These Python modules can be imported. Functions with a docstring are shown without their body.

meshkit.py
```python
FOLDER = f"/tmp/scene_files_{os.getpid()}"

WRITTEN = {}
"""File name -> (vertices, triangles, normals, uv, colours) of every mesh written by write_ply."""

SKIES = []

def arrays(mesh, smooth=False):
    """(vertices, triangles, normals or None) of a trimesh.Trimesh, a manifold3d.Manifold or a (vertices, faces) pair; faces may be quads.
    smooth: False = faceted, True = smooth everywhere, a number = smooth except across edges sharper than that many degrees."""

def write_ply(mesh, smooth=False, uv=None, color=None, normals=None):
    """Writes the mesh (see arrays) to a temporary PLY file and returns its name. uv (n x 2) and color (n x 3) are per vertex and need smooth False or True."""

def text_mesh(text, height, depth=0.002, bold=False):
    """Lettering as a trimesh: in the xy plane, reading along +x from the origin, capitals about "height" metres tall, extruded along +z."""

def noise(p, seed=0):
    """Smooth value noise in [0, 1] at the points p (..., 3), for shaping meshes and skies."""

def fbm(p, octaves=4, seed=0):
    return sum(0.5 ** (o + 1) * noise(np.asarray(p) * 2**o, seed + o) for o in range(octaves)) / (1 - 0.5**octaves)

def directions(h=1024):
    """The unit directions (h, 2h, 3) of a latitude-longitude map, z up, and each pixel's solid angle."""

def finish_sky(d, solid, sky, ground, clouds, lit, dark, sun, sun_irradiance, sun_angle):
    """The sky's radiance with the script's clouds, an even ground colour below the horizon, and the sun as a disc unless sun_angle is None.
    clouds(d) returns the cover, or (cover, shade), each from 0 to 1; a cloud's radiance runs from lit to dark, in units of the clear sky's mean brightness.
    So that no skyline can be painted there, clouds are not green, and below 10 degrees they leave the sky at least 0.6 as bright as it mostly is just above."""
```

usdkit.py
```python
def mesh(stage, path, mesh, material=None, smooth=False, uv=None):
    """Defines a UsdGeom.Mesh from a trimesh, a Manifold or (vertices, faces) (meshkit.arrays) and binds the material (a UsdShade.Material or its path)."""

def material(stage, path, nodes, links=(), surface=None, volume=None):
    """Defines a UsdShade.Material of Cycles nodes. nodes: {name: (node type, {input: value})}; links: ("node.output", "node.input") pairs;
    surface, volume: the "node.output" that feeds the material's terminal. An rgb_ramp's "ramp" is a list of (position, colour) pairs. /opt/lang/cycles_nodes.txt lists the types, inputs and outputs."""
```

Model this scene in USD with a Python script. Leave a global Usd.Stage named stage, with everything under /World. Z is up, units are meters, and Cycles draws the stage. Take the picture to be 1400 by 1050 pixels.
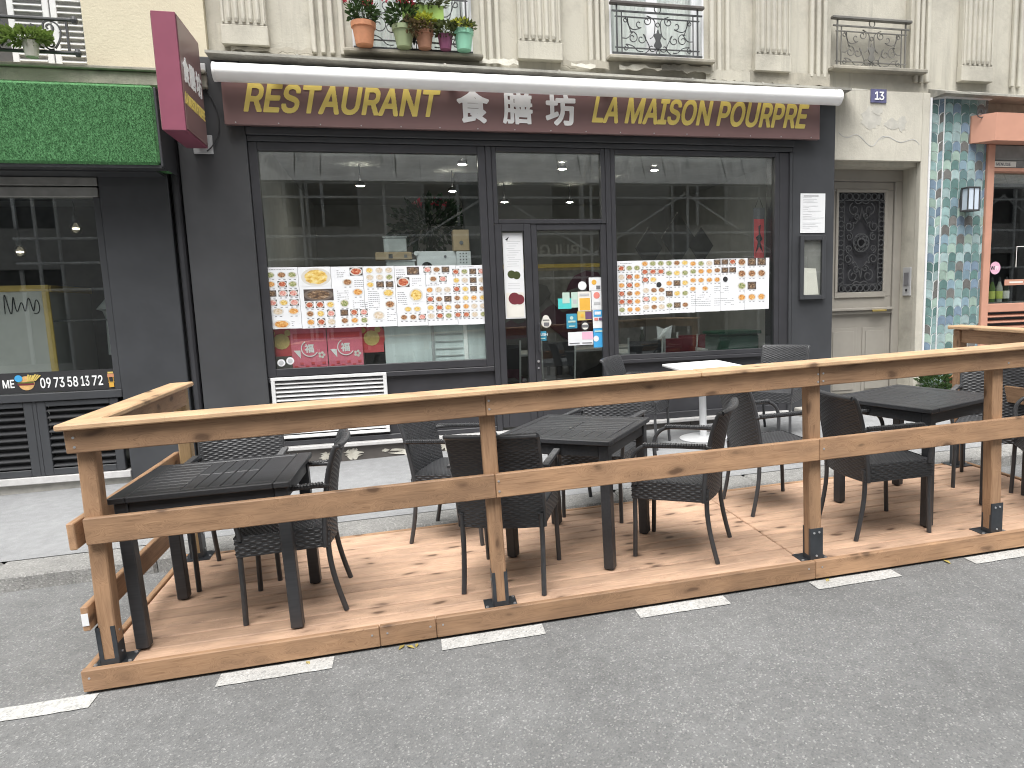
import math, random, json
import numpy as np, trimesh, usdkit, meshkit
from shapely.geometry import Polygon, Point, box as sbox
from pxr import Usd, UsdGeom, UsdLux, UsdShade, Gf, Sdf, Vt

stage = Usd.Stage.CreateInMemory()
UsdGeom.SetStageUpAxis(stage, UsdGeom.Tokens.z); UsdGeom.SetStageMetersPerUnit(stage, 1.0)
UsdGeom.Xform.Define(stage, '/World'); UsdGeom.Scope.Define(stage, '/World/Looks')
RNG = random.Random(7); NP = np.random.default_rng(11)

# ------------------------------------------------------------------ camera
CAM_POS = np.array([0.0, 0.0, 1.64])
CR = np.array([0.9714, -0.2355, -0.0312]); CU = np.array([0.0610, 0.1205, 0.9908]); CF = np.array([0.2296, 0.9644, -0.1314])
CF /= np.linalg.norm(CF); CR -= CF * (CR @ CF); CR /= np.linalg.norm(CR); CU = np.cross(CR, CF)
cam = UsdGeom.Camera.Define(stage, '/World/camera')
cam.AddTransformOp().Set(Gf.Matrix4d(*CR, 0, *CU, 0, *(-CF), 0, *CAM_POS, 1))
cam.CreateHorizontalApertureAttr(36.0); cam.CreateVerticalApertureAttr(27.0)
cam.CreateFocalLengthAttr(24.6357)
cam.CreateHorizontalApertureOffsetAttr(-2.0166); cam.CreateVerticalApertureOffsetAttr(0.4142)
cam.CreateExposureAttr(1.3)

# ------------------------------------------------------------------ sky and sun (overcast)
SUN_EL, SUN_ROT = math.radians(71), math.radians(200)
sky_mat = usdkit.material(stage, '/World/Looks/sky_overcast', {
    'sky': ('sky_texture', {'sky_type': 'single_scattering', 'sun_disc': False, 'sun_elevation': SUN_EL, 'sun_rotation': SUN_ROT, 'aerosol_density': 3.0}),
    'bw': ('rgb_to_bw', {}), 'tc': ('texture_coordinate', {}), 'n': ('noise_texture', {'scale': 2.2, 'detail': 5.0, 'roughness': 0.6}),
    'r': ('rgb_ramp', {'ramp': [(0.3, (0.80, 0.82, 0.85)), (0.7, (1.12, 1.11, 1.08))]}),
    'm': ('mix', {'mix_type': 'mix', 'fac': 0.88}), 'mm': ('mix', {'mix_type': 'multiply', 'fac': 1.0}),
    'bg': ('background_shader', {'strength': 0.13})},
    [('sky.color', 'bw.color'), ('sky.color', 'm.color1'), ('bw.val', 'm.color2'), ('tc.generated', 'n.vector'), ('n.fac', 'r.fac'),
     ('m.color', 'mm.color1'), ('r.color', 'mm.color2'), ('mm.color', 'bg.color')], surface='bg.background')
dome = UsdLux.DomeLight.Define(stage, '/World/sky')
UsdShade.MaterialBindingAPI.Apply(dome.GetPrim()).Bind(sky_mat)
dome.GetPrim().SetCustomDataByKey('kind', 'structure')
sun = UsdLux.DistantLight.Define(stage, '/World/sun')
sun.CreateIntensityAttr(0.40); sun.CreateAngleAttr(50.0); sun.CreateNormalizeAttr(True); sun.CreateColorAttr(Gf.Vec3f(1.0, 0.975, 0.94))
sd = np.array([math.sin(SUN_ROT) * math.cos(SUN_EL), math.cos(SUN_ROT) * math.cos(SUN_EL), math.sin(SUN_EL)])
sx = np.cross([0, 0, 1.0], sd); sx /= np.linalg.norm(sx); sy = np.cross(sd, sx)
sun.AddTransformOp().Set(Gf.Matrix4d(*sx, 0, *sy, 0, *sd, 0, 0, 0, 30, 1))

# ------------------------------------------------------------------ helpers
used = {}
def numbered(parent, name):
    k = used.get((parent, name), 0); used[(parent, name)] = k + 1
    return f'{parent}/{name}' if k == 0 else f'{parent}/{name}_{k:03d}'
I4 = np.eye(4)
EX = np.array([0.99955, -0.0151, 0.02586]); EY = np.array([0.01468, 0.99976, 0.01614]); EX /= np.linalg.norm(EX); EY -= EX * (EX @ EY); EY /= np.linalg.norm(EY); EN = np.cross(EX, EY)
P0 = np.array([-1.4309, 3.2815, 0.0121])
DECK = np.eye(4); DECK[:3, 0], DECK[:3, 1], DECK[:3, 2], DECK[:3, 3] = EX, EY, EN, P0
def D(u, v, w=0.0): return P0 + u * EX + v * EY + w * EN
def ground(x, y, w=0.0):                 # height of the street plane (w above it) at x, y
    return P0[2] + w - ((x - P0[0]) * EN[0] + (y - P0[1]) * EN[1]) / EN[2]
def M4(loc=(0, 0, 0), rz=0.0, base=I4):
    m = np.eye(4); c, s = math.cos(rz), math.sin(rz); m[:2, :2] = [[c, -s], [s, c]]; m[:3, 3] = loc
    return base @ m
def gfm(m): return Gf.Matrix4d(*[float(x) for x in m.T.ravel()])
def tagp(p, label=None, cat=None, group=None, kind=None):
    for k, v in (('label', label), ('category', cat), ('group', group), ('kind', kind)):
        if v: p.SetCustomDataByKey(k, v)
class Thing:
    """An Xform whose children are its parts; meshes are given in the frame F (world or deck), or local to the thing."""
    def __init__(s, name, label=None, cat=None, loc=(0, 0, 0), rz=0.0, frame=I4, group=None, kind=None, local=False):
        s.path = numbered('/World', name); s.M = M4(loc, rz, frame); s.local = local
        x = UsdGeom.Xform.Define(stage, s.path); x.AddTransformOp().Set(gfm(s.M)); s.prim = x.GetPrim()
        s.A = np.eye(4) if local else np.linalg.inv(s.M) @ frame
        tagp(s.prim, label, cat, group, kind)
    def part(s, name, mesh, mat, parent=None, smooth=False, uv=None, label=None, kind=None):
        v, f = mesh[0], mesh[1]
        v = np.asarray(v, float) @ s.A[:3, :3].T + s.A[:3, 3]
        p = numbered(parent or s.path, name)
        m = usdkit.mesh(stage, p, (v, f), MAT[mat], smooth=smooth, uv=uv)
        if label or kind: tagp(m.GetPrim(), label, None, None, kind)
        return p
def single(name, mesh, mat, label=None, cat=None, group=None, kind=None, smooth=False, uv=None):
    p = numbered('/World', name)
    m = usdkit.mesh(stage, p, mesh, MAT[mat], smooth=smooth, uv=uv)
    tagp(m.GetPrim(), label, cat, group, kind); return p
def copy_of(src, label, loc, rz, frame=I4, group=None):
    p = numbered('/World', src.path.split('/')[-1])
    x = UsdGeom.Xform.Define(stage, p); x.GetPrim().GetReferences().AddInternalReference(src.path)
    x.ClearXformOpOrder(); x.AddTransformOp().Set(gfm(M4(loc, rz, frame))); x.GetPrim().SetInstanceable(True)
    was = src.prim.GetCustomData()
    tagp(x.GetPrim(), label, was['category'], group or was.get('group')); return p

def cat(ms):
    V, F, n = [], [], 0
    for v, f in ms:
        v = np.asarray(v, float); f = np.asarray(f, int)
        if f.shape[1] == 4: f = np.vstack([f[:, [0, 1, 2]], f[:, [0, 2, 3]]])
        V.append(v); F.append(f + n); n += len(v)
    return np.vstack(V), np.vstack(F)
_c = np.array([[x, y, z] for x in (-1, 1) for y in (-1, 1) for z in (-1, 1)], float)
_t = np.array([c * (1 - 0.2 * (np.arange(3) != k)) for c in _c for k in range(3)])
_h = trimesh.convex.convex_hull(_t)
_map = [int(np.argmin(((_t - v) ** 2).sum(1))) for v in _h.vertices]
CH_F = np.array(_map)[_h.faces]
BX_F = np.array([[0, 1, 3], [0, 3, 2], [4, 6, 7], [4, 7, 5], [0, 4, 5], [0, 5, 1], [2, 3, 7], [2, 7, 6], [0, 2, 6], [0, 6, 4], [1, 5, 7], [1, 7, 3]])
def box(x0, x1, y0, y1, z0, z1, b=0.0):
    c = np.array([(x0 + x1) / 2, (y0 + y1) / 2, (z0 + z1) / 2]); h = np.array([abs(x1 - x0), abs(y1 - y0), abs(z1 - z0)]) / 2
    if b <= 0: return _c * h + c, BX_F
    b = min(b, h.min() * 0.45)
    v = np.array([cc * (h - b * (np.arange(3) != k)) for cc in _c for k in range(3)])
    return v + c, CH_F
def tf(mesh, m):
    return np.asarray(mesh[0]) @ m[:3, :3].T + m[:3, 3], mesh[1]
def rotm(ang, axis, point=(0, 0, 0)): return trimesh.transformations.rotation_matrix(ang, axis, point)
def tube(pts, r, sides=6, cap=True):
    p = np.asarray(pts, float); n = len(p); r = np.broadcast_to(np.asarray(r, float), (n,))
    t = np.gradient(p, axis=0); t /= np.linalg.norm(t, axis=1, keepdims=True) + 1e-12
    a = np.cross(t[0], [0, 0, 1.0] if abs(t[0][2]) < 0.9 else [1.0, 0, 0]); A = []
    for k in range(n):
        a = a - t[k] * (a @ t[k]); a /= np.linalg.norm(a) + 1e-12; A.append(a)
    A = np.array(A); B = np.cross(t, A); g = np.arange(sides) * 2 * np.pi / sides + np.pi / sides
    v = (p[:, None] + r[:, None, None] * (np.cos(g)[None, :, None] * A[:, None] + np.sin(g)[None, :, None] * B[:, None])).reshape(-1, 3)
    f = []
    for i in range(n - 1):
        for j in range(sides):
            k = (j + 1) % sides; f += [[i * sides + j, i * sides + k, (i + 1) * sides + k], [i * sides + j, (i + 1) * sides + k, (i + 1) * sides + j]]
    if cap:
        v = np.vstack([v, p[:1], p[-1:]]); m = n * sides
        for j in range(sides):
            k = (j + 1) % sides; f += [[m, k, j], [m + 1, (n - 1) * sides + j, (n - 1) * sides + k]]
    return v, np.array(f)
def smoothpath(pts, n=6):
    from scipy.interpolate import CubicSpline
    p = np.asarray(pts, float); s = np.r_[0, np.cumsum(np.linalg.norm(np.diff(p, axis=0), axis=1))]
    return CubicSpline(s, p)(np.linspace(0, s[-1], (len(p) - 1) * n + 1))
def lathe(prof, n=20, loc=(0, 0, 0)):
    p = np.asarray(prof, float); g = np.arange(n) * 2 * np.pi / n
    v = np.stack([p[:, None, 0] * np.cos(g), p[:, None, 0] * np.sin(g), np.repeat(p[:, 1:2], n, 1)], -1).reshape(-1, 3) + np.asarray(loc, float)
    f = []
    for i in range(len(p) - 1):
        for j in range(n):
            k = (j + 1) % n; f += [[i * n + j, i * n + k, (i + 1) * n + k], [i * n + j, (i + 1) * n + k, (i + 1) * n + j]]
    return v, np.array(f)
def disc(x, y, z, r, n=20, t=0.002):        # facing -y (towards the street)
    v, f = lathe([(0, 0), (r, 0), (r, t), (0, t)], n)
    return np.stack([v[:, 0] + x, y - v[:, 2], v[:, 1] + z], -1), f
def xz(poly, y0, y1):                        # polygon in x,z extruded from y0 (street side) to y1
    out = []
    for g in getattr(poly, 'geoms', [poly]):
        if g.is_empty or g.area < 1e-8: continue
        m = trimesh.creation.extrude_polygon(g, abs(y1 - y0), engine='earcut'); v = np.array(m.vertices)
        out.append((np.stack([v[:, 0], max(y0, y1) - v[:, 2], v[:, 1]], -1), np.array(m.faces)))
    return cat(out)
def text(s, height, depth=0.002, bold=True):
    m = meshkit.text_mesh(s, height, depth, bold); return np.array(m.vertices), np.array(m.faces)
def wall_text(s, x, z, height, y, depth=0.002, bold=True, width=None, shear=0.0, up=None):
    v, f = text(s, height, depth, bold)
    v = v.copy(); v[:, 0] -= v[:, 0].min()
    if width: v[:, 0] *= width / v[:, 0].max()
    v[:, 0] += shear * v[:, 1]
    return np.stack([v[:, 0] + x, y - v[:, 2], v[:, 1] + z], -1), f
def spiral(cx, cz, r0, r1, a0, a1, n=16):
    t = np.linspace(0, 1, n); r = r0 + (r1 - r0) * t; a = np.radians(a0 + (a1 - a0) * t)
    return np.stack([cx + r * np.cos(a), cz + r * np.sin(a)], -1)
def wire(p2, y, r, sides=4): return tube(np.stack([p2[:, 0], np.full(len(p2), y), p2[:, 1]], -1), r, sides)

# ------------------------------------------------------------------ materials
MAT = {}
def mat(name, nodes, links, surface):
    MAT[name] = usdkit.material(stage, '/World/Looks/' + name, nodes, links, surface=surface)
def plain(name, col, rough=0.5, metal=0.0, var=0.12, scale=6.0, bump=0.0, bscale=60.0, rnd=0.0, coat=0.0, spec=0.5, stretch=(1, 1, 1)):
    lo = tuple(max(0, c * (1 - var)) for c in col); hi = tuple(min(1, c * (1 + var)) for c in col)
    n = {'tc': ('texture_coordinate', {}), 'mp': ('mapping', {'scale': stretch}), 'n': ('noise_texture', {'scale': scale, 'detail': 5.0, 'roughness': 0.6}), 'r': ('rgb_ramp', {'ramp': [(0.3, lo), (0.7, hi)]}),
         'p': ('principled_bsdf', {'roughness': rough, 'metallic': metal, 'coat_weight': coat, 'specular_ior_level': spec})}
    l = [('tc.object', 'mp.vector'), ('mp.vector', 'n.vector'), ('n.fac', 'r.fac')]
    out = 'r.color'
    if rnd:
        n |= {'oi': ('object_info', {}), 'mr': ('map_range', {'from_min': 0.0, 'from_max': 1.0, 'to_min': 1 - rnd, 'to_max': 1 + rnd}), 'h': ('hsv', {})}
        l += [('oi.random', 'mr.value'), ('mr.result', 'h.value'), (out, 'h.color')]; out = 'h.color'
    l.append((out, 'p.base_color'))
    if bump:
        n |= {'bn': ('noise_texture', {'scale': bscale, 'detail': 4.0}), 'b': ('bump', {'strength': bump, 'distance': 0.01})}
        l += [('mp.vector', 'bn.vector'), ('bn.fac', 'b.height'), ('b.normal', 'p.normal')]
    mat(name, n, l, 'p.BSDF')
def wood(name, axis, dark, light, knot=(0.085, 0.045, 0.024), rough=0.62, off=(0, 0, 0), gain=1.0):
    s = {'x': (1.5, 30, 30), 'y': (30, 1.5, 30), 'z': (30, 30, 1.5)}[axis]
    k = {'x': (4.2, 10, 10), 'y': (10, 4.2, 10), 'z': (10, 10, 4.2)}[axis]
    dark, light = tuple(c * gain for c in dark), tuple(c * gain for c in light)
    mid = tuple(a * 0.42 + b * 0.58 for a, b in zip(dark, light))
    mat(name, {'tc': ('texture_coordinate', {}), 'ad': ('vector_math', {'math_type': 'add', 'vector2': off}),
        'm1': ('mapping', {'scale': s}), 'm2': ('mapping', {'scale': k}),
        'nd': ('noise_texture', {'scale': 1.6, 'detail': 2.0}), 'nv': ('vector_math', {'math_type': 'multiply_add', 'vector2': (0.5, 0.5, 0.5)}),
        'v': ('voronoi_texture', {'scale': 1.0, 'feature': 'f1'}), 'rk': ('rgb_ramp', {'ramp': [(0.0, (0.9,) * 3), (0.10, (0.82,) * 3), (0.15, (0.45,) * 3), (0.20, (0.18,) * 3), (0.36, (0.0,) * 3)]}),
        'wob': ('math', {'math_type': 'multiply', 'value2': 6.0}), 'cx': ('combine_xyz', {}), 'ad2': ('vector_math', {'math_type': 'add'}), 'sw': ('rgb_ramp', {'ramp': [(0.0, (1,) * 3), (0.5, (0,) * 3)]}),
        'n1': ('noise_texture', {'scale': 3.0, 'detail': 6.0, 'roughness': 0.7, 'distortion': 0.6}), 'n2': ('noise_texture', {'scale': 1.3, 'detail': 3.0}),
        'r1': ('rgb_ramp', {'ramp': [(0.30, dark), (0.46, mid), (0.72, light)]}),
        'mk': ('mix', {}), 'kc': ('color', {'value': knot}), 'rt': ('rgb_ramp', {'ramp': [(0.35, (0.84, 0.83, 0.83)), (0.65, (1.08, 1.07, 1.05))]}), 'mt': ('mix', {'mix_type': 'multiply', 'fac': 1.0}),
        'p': ('principled_bsdf', {'roughness': rough}), 'b': ('bump', {'strength': 0.25, 'distance': 0.004})},
        [('tc.object', 'ad.vector1'), ('ad.vector', 'm1.vector'), ('ad.vector', 'm2.vector'), ('m2.vector', 'n2.vector'),
         ('m2.vector', 'nd.vector'), ('nd.color', 'nv.vector1'), ('m2.vector', 'nv.vector3'), ('nv.vector', 'v.vector'), ('v.distance', 'rk.fac'),
         ('v.distance', 'sw.fac'), ('sw.color', 'wob.value1'), ('wob.value', 'cx.x'), ('wob.value', 'cx.y'), ('wob.value', 'cx.z'), ('m1.vector', 'ad2.vector1'), ('cx.vector', 'ad2.vector2'), ('ad2.vector', 'n1.vector'),
         ('n1.fac', 'r1.fac'), ('r1.color', 'mt.color1'), ('n2.fac', 'rt.fac'), ('rt.color', 'mt.color2'),
         ('mt.color', 'mk.color1'), ('kc.color', 'mk.color2'), ('rk.color', 'mk.fac'), ('mk.color', 'p.base_color'), ('n1.fac', 'b.height'), ('b.normal', 'p.normal')], 'p.BSDF')
WD, WL = (0.205, 0.114, 0.061), (0.41, 0.252, 0.146)
VAR = [((0, 0, 0), 1.02), ((3.3, 1.7, 5.1), 0.88), ((7.9, 4.3, 2.7), 1.10), ((11.1, 9.5, 8.3), 0.96), ((15.7, 13.9, 12.1), 1.18)]
for i, (o_, g_) in enumerate(VAR):
    for ax in 'xyz': wood(f'wood_{ax}_{"abcde"[i]}', ax, WD, WL, off=o_, gain=g_)
    wood(f'deck_wood_{"abcde"[i]}', 'x', (0.45, 0.275, 0.185), (0.69, 0.475, 0.335), off=o_, gain=0.97 + (g_ - 1) * .55)
_wk = [0]
def wv(kind):
    _wk[0] += 1; return f'{kind}_{"abcde"[(_wk[0] * 3 + _wk[0] // 5) % 5]}'
wood('cap_wood', 'x', (0.45, 0.28, 0.155), (0.63, 0.43, 0.26)); wood('cap_wood_y', 'y', (0.43, 0.265, 0.145), (0.60, 0.41, 0.245))
wood('green_wood', 'z', (0.27, 0.18, 0.09), (0.45, 0.31, 0.165))

def asphalt(name, base, stone, fine, vs, patch=0.10, rough=0.85):
    mat(name, {'g': ('geometry', {}), 'v': ('voronoi_texture', {'scale': vs, 'feature': 'f1'}), 'bw': ('rgb_to_bw', {}),
        'r': ('rgb_ramp', {'ramp': [(0.0, fine), (0.45, base), (0.74, base), (0.86, stone), (1.0, tuple(min(1, c * 1.25) for c in stone))]}),
        'n': ('noise_texture', {'scale': 1.1, 'detail': 6.0, 'roughness': 0.62}), 'rp': ('rgb_ramp', {'ramp': [(0.3, (1 - patch,) * 3), (0.7, (1 + patch,) * 3)]}), 'm': ('mix', {'mix_type': 'multiply', 'fac': 1.0}),
        'n2': ('noise_texture', {'scale': 14.0, 'detail': 5.0}), 'rp2': ('rgb_ramp', {'ramp': [(0.35, (0.92,) * 3), (0.7, (1.07,) * 3)]}), 'm2': ('mix', {'mix_type': 'multiply', 'fac': 1.0}),
        'p': ('principled_bsdf', {'roughness': rough, 'specular_ior_level': 0.3}), 'b': ('bump', {'strength': 0.5, 'distance': 0.004})},
        [('g.position', 'v.vector'), ('g.position', 'n.vector'), ('g.position', 'n2.vector'), ('v.color', 'bw.color'), ('bw.val', 'r.fac'), ('n.fac', 'rp.fac'), ('r.color', 'm.color1'), ('rp.color', 'm.color2'), ('m.color', 'm2.color1'), ('n2.fac', 'rp2.fac'), ('rp2.color', 'm2.color2'),
         ('m2.color', 'p.base_color'), ('v.distance', 'b.height'), ('b.normal', 'p.normal')], 'p.BSDF')
asphalt('asphalt', (0.172, 0.174, 0.173), (0.262, 0.262, 0.255), (0.122, 0.124, 0.125), 150.0, patch=0.17)
asphalt('pavement', (0.285, 0.29, 0.295), (0.315, 0.317, 0.32), (0.262, 0.266, 0.27), 200.0, patch=0.09)
asphalt('granite', (0.27, 0.267, 0.255), (0.35, 0.345, 0.33), (0.17, 0.168, 0.165), 120.0, patch=0.18)
asphalt('white_paint', (0.46, 0.46, 0.445), (0.52, 0.52, 0.505), (0.27, 0.27, 0.265), 120.0, patch=0.12)

def stone(name, base, dirt, amt=0.55, rough=0.85, vstretch=0.35, lo=0.46, hi=0.75):
    mat(name, {'g': ('geometry', {}), 'n': ('noise_texture', {'scale': 1.6, 'detail': 7.0, 'roughness': 0.68}), 'mp': ('mapping', {'scale': (5.0, 5.0, vstretch)}), 'n2': ('noise_texture', {'scale': 2.2, 'detail': 6.0, 'roughness': 0.7}),
        'r': ('rgb_ramp', {'ramp': [(lo, (0, 0, 0)), (hi, (amt,) * 3)]}), 'r2': ('rgb_ramp', {'ramp': [(0.50, (0, 0, 0)), (0.78, (amt * 0.8,) * 3)]}), 'mx': ('mix', {'mix_type': 'lighten', 'fac': 1.0}),
        'm': ('mix', {'color1': base, 'color2': dirt}), 'b': ('bump', {'strength': 0.35, 'distance': 0.01}), 'nb': ('noise_texture', {'scale': 38.0, 'detail': 6.0, 'roughness': 0.7}), 'p': ('principled_bsdf', {'roughness': rough, 'specular_ior_level': 0.25})},
        [('g.position', 'n.vector'), ('g.position', 'mp.vector'), ('mp.vector', 'n2.vector'), ('n.fac', 'r.fac'), ('n2.fac', 'r2.fac'), ('r.color', 'mx.color1'), ('r2.color', 'mx.color2'), ('mx.color', 'm.fac'), ('m.color', 'p.base_color'), ('g.position', 'nb.vector'), ('nb.fac', 'b.height'), ('b.normal', 'p.normal')], 'p.BSDF')
stone('limestone', (0.52, 0.495, 0.42), (0.24, 0.225, 0.195), 0.7)
stone('limestone_clean', (0.545, 0.52, 0.445), (0.28, 0.265, 0.23), 0.6)
stone('limestone_dirty', (0.43, 0.40, 0.33), (0.13, 0.125, 0.11), 0.8, lo=0.40, hi=0.66)
stone('cream_render', (0.60, 0.545, 0.41), (0.42, 0.36, 0.26), 0.30)
stone('zinc_ledge', (0.42, 0.41, 0.36), (0.16, 0.155, 0.14), 0.75, lo=0.42, hi=0.62)
stone('flaked_plaster', (0.72, 0.70, 0.62), (0.34, 0.31, 0.25), 0.7, lo=0.42, hi=0.6)
stone('opposite_stone', (0.36, 0.355, 0.345), (0.20, 0.20, 0.195), 0.5)

plain('charcoal', (0.044, 0.046, 0.050), 0.42, var=0.16, scale=2.5, bump=0.06, bscale=40)
plain('charcoal_light', (0.052, 0.053, 0.056), 0.45, var=0.14, scale=2.2, bump=0.06, bscale=40)
plain('frame_black', (0.036, 0.036, 0.040), 0.36, var=0.15, scale=4)
plain('dark_void', (0.016, 0.016, 0.017), 0.7)
plain('black_table', (0.035, 0.036, 0.039), 0.42, var=0.22, scale=9, bump=0.10, bscale=90, stretch=(0.6, 9, 9))
plain('wicker', (0.040, 0.041, 0.044), 0.40, var=0.2, scale=30)
plain('wicker_tube', (0.046, 0.047, 0.050), 0.38, var=0.15, scale=30)
plain('steel_dark', (0.060, 0.066, 0.074), 0.38, metal=0.55, var=0.2, scale=15)
plain('zinc_bolt', (0.62, 0.63, 0.65), 0.3, metal=0.8)
plain('white_plastic', (0.91, 0.91, 0.90), 0.38, var=0.03)
plain('repair_grey', (0.47, 0.455, 0.405), 0.85, var=0.14, scale=14)
plain('grey_metal', (0.45, 0.455, 0.46), 0.42, metal=0.2, var=0.08)
plain('vent_metal', (0.74, 0.74, 0.735), 0.45, metal=0.15, var=0.08)
plain('burgundy_sign', (0.20, 0.12, 0.115), 0.28, var=0.07, scale=1.2)
plain('burgundy_side', (0.235, 0.068, 0.105), 0.35, var=0.05)
plain('yellow_letter', (0.80, 0.64, 0.17), 0.4, var=0.04)
plain('white_letter', (0.86, 0.86, 0.85), 0.4, var=0.03)
plain('orange_paint', (0.52, 0.27, 0.19), 0.5, var=0.05)
plain('door_taupe', (0.30, 0.28, 0.245), 0.5, var=0.08, scale=3)
plain('iron', (0.060, 0.062, 0.064), 0.5, var=0.2)
plain('iron_rust', (0.095, 0.085, 0.078), 0.6, var=0.3)
plain('iron_light', (0.15, 0.145, 0.13), 0.6, var=0.25)
plain('brass', (0.62, 0.47, 0.16), 0.3, metal=0.8)
plain('window_white', (0.72, 0.73, 0.74), 0.45, var=0.04)
plain('shutter_white', (0.66, 0.66, 0.65), 0.5, var=0.06)
plain('curtain', (0.76, 0.78, 0.77), 0.9, var=0.10, scale=2, stretch=(9, 1, 0.7))
plain('enamel_blue', (0.11, 0.11, 0.20), 0.25, var=0.25, scale=30)
plain('paper', (0.74, 0.75, 0.76), 0.55, var=0.02)
plain('poster_white', (0.78, 0.79, 0.81), 0.35, var=0.02)
plain('print_grey', (0.16, 0.16, 0.17), 0.6)
plain('print_pale', (0.48, 0.49, 0.50), 0.6)
plain('print_black', (0.025, 0.025, 0.027), 0.6)
plain('cardboard', (0.42, 0.31, 0.19), 0.8, var=0.08)
plain('clear_tub', (0.46, 0.48, 0.48), 0.3, var=0.15, scale=12)
plain('frost', (0.66, 0.72, 0.72), 0.5, var=0.12, scale=2, stretch=(6, 1, 0.5))
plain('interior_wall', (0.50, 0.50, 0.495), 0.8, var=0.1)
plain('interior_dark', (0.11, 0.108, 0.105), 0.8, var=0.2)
plain('festive_red', (0.66, 0.10, 0.11), 0.5, var=0.12, scale=8)
plain('festive_pink', (0.76, 0.20, 0.27), 0.5, var=0.10, scale=10)
plain('festive_gold', (0.66, 0.50, 0.20), 0.4, var=0.15, scale=25)
plain('bin_green', (0.035, 0.10, 0.065), 0.4)
plain('chair_red', (0.16, 0.03, 0.04), 0.4)
plain('mural_purple', (0.13, 0.055, 0.085), 0.7, var=0.35, scale=5)
plain('mural_grey', (0.26, 0.255, 0.25), 0.7, var=0.35, scale=7)
plain('tarp', (0.66, 0.66, 0.65), 0.5, var=0.25, scale=3)
plain('scaffold_steel', (0.62, 0.63, 0.63), 0.5, metal=0.1, var=0.2)
plain('hoarding_white', (0.62, 0.61, 0.58), 0.6, var=0.06)
plain('hoarding_yellow', (0.60, 0.42, 0.12), 0.6)
plain('terracotta', (0.55, 0.245, 0.13), 0.7, var=0.12, scale=14)
plain('terracotta_brown', (0.38, 0.19, 0.12), 0.7, var=0.12, scale=14)
plain('pot_sage', (0.30, 0.36, 0.20), 0.6, var=0.10)
plain('pot_mint', (0.28, 0.60, 0.43), 0.45, var=0.06)
plain('pot_purple', (0.24, 0.075, 0.15), 0.5, var=0.08)
plain('pot_lime', (0.36, 0.55, 0.13), 0.5, var=0.06)
plain('pot_clear', (0.52, 0.50, 0.44), 0.3, var=0.1)
plain('soil', (0.045, 0.032, 0.022), 0.95)
plain('tile_dark_plinth', (0.095, 0.085, 0.078), 0.45, var=0.2, scale=5)
plain('ledge_white', (0.52, 0.51, 0.50), 0.5, var=0.12, scale=12)
plain('concrete', (0.40, 0.385, 0.35), 0.85, var=0.15, scale=12, bump=0.2)
plain('grout', (0.74, 0.78, 0.77), 0.6, var=0.05)
plain('lamp_glass', (0.55, 0.62, 0.70), 0.25, var=0.03)
plain('roller_grey', (0.22, 0.22, 0.21), 0.55, var=0.18, scale=8)
plain('bottle_dark', (0.03, 0.035, 0.025), 0.12); plain('bottle_green', (0.10, 0.16, 0.045), 0.12); plain('bottle_clear', (0.36, 0.38, 0.34), 0.12)
plain('label_white', (0.68, 0.68, 0.66), 0.5); plain('label_lime', (0.52, 0.60, 0.14), 0.5)
plain('dry_leaf', (0.38, 0.30, 0.08), 0.7, var=0.3); plain('bread', (0.66, 0.40, 0.16), 0.6, var=0.15, scale=40)
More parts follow.
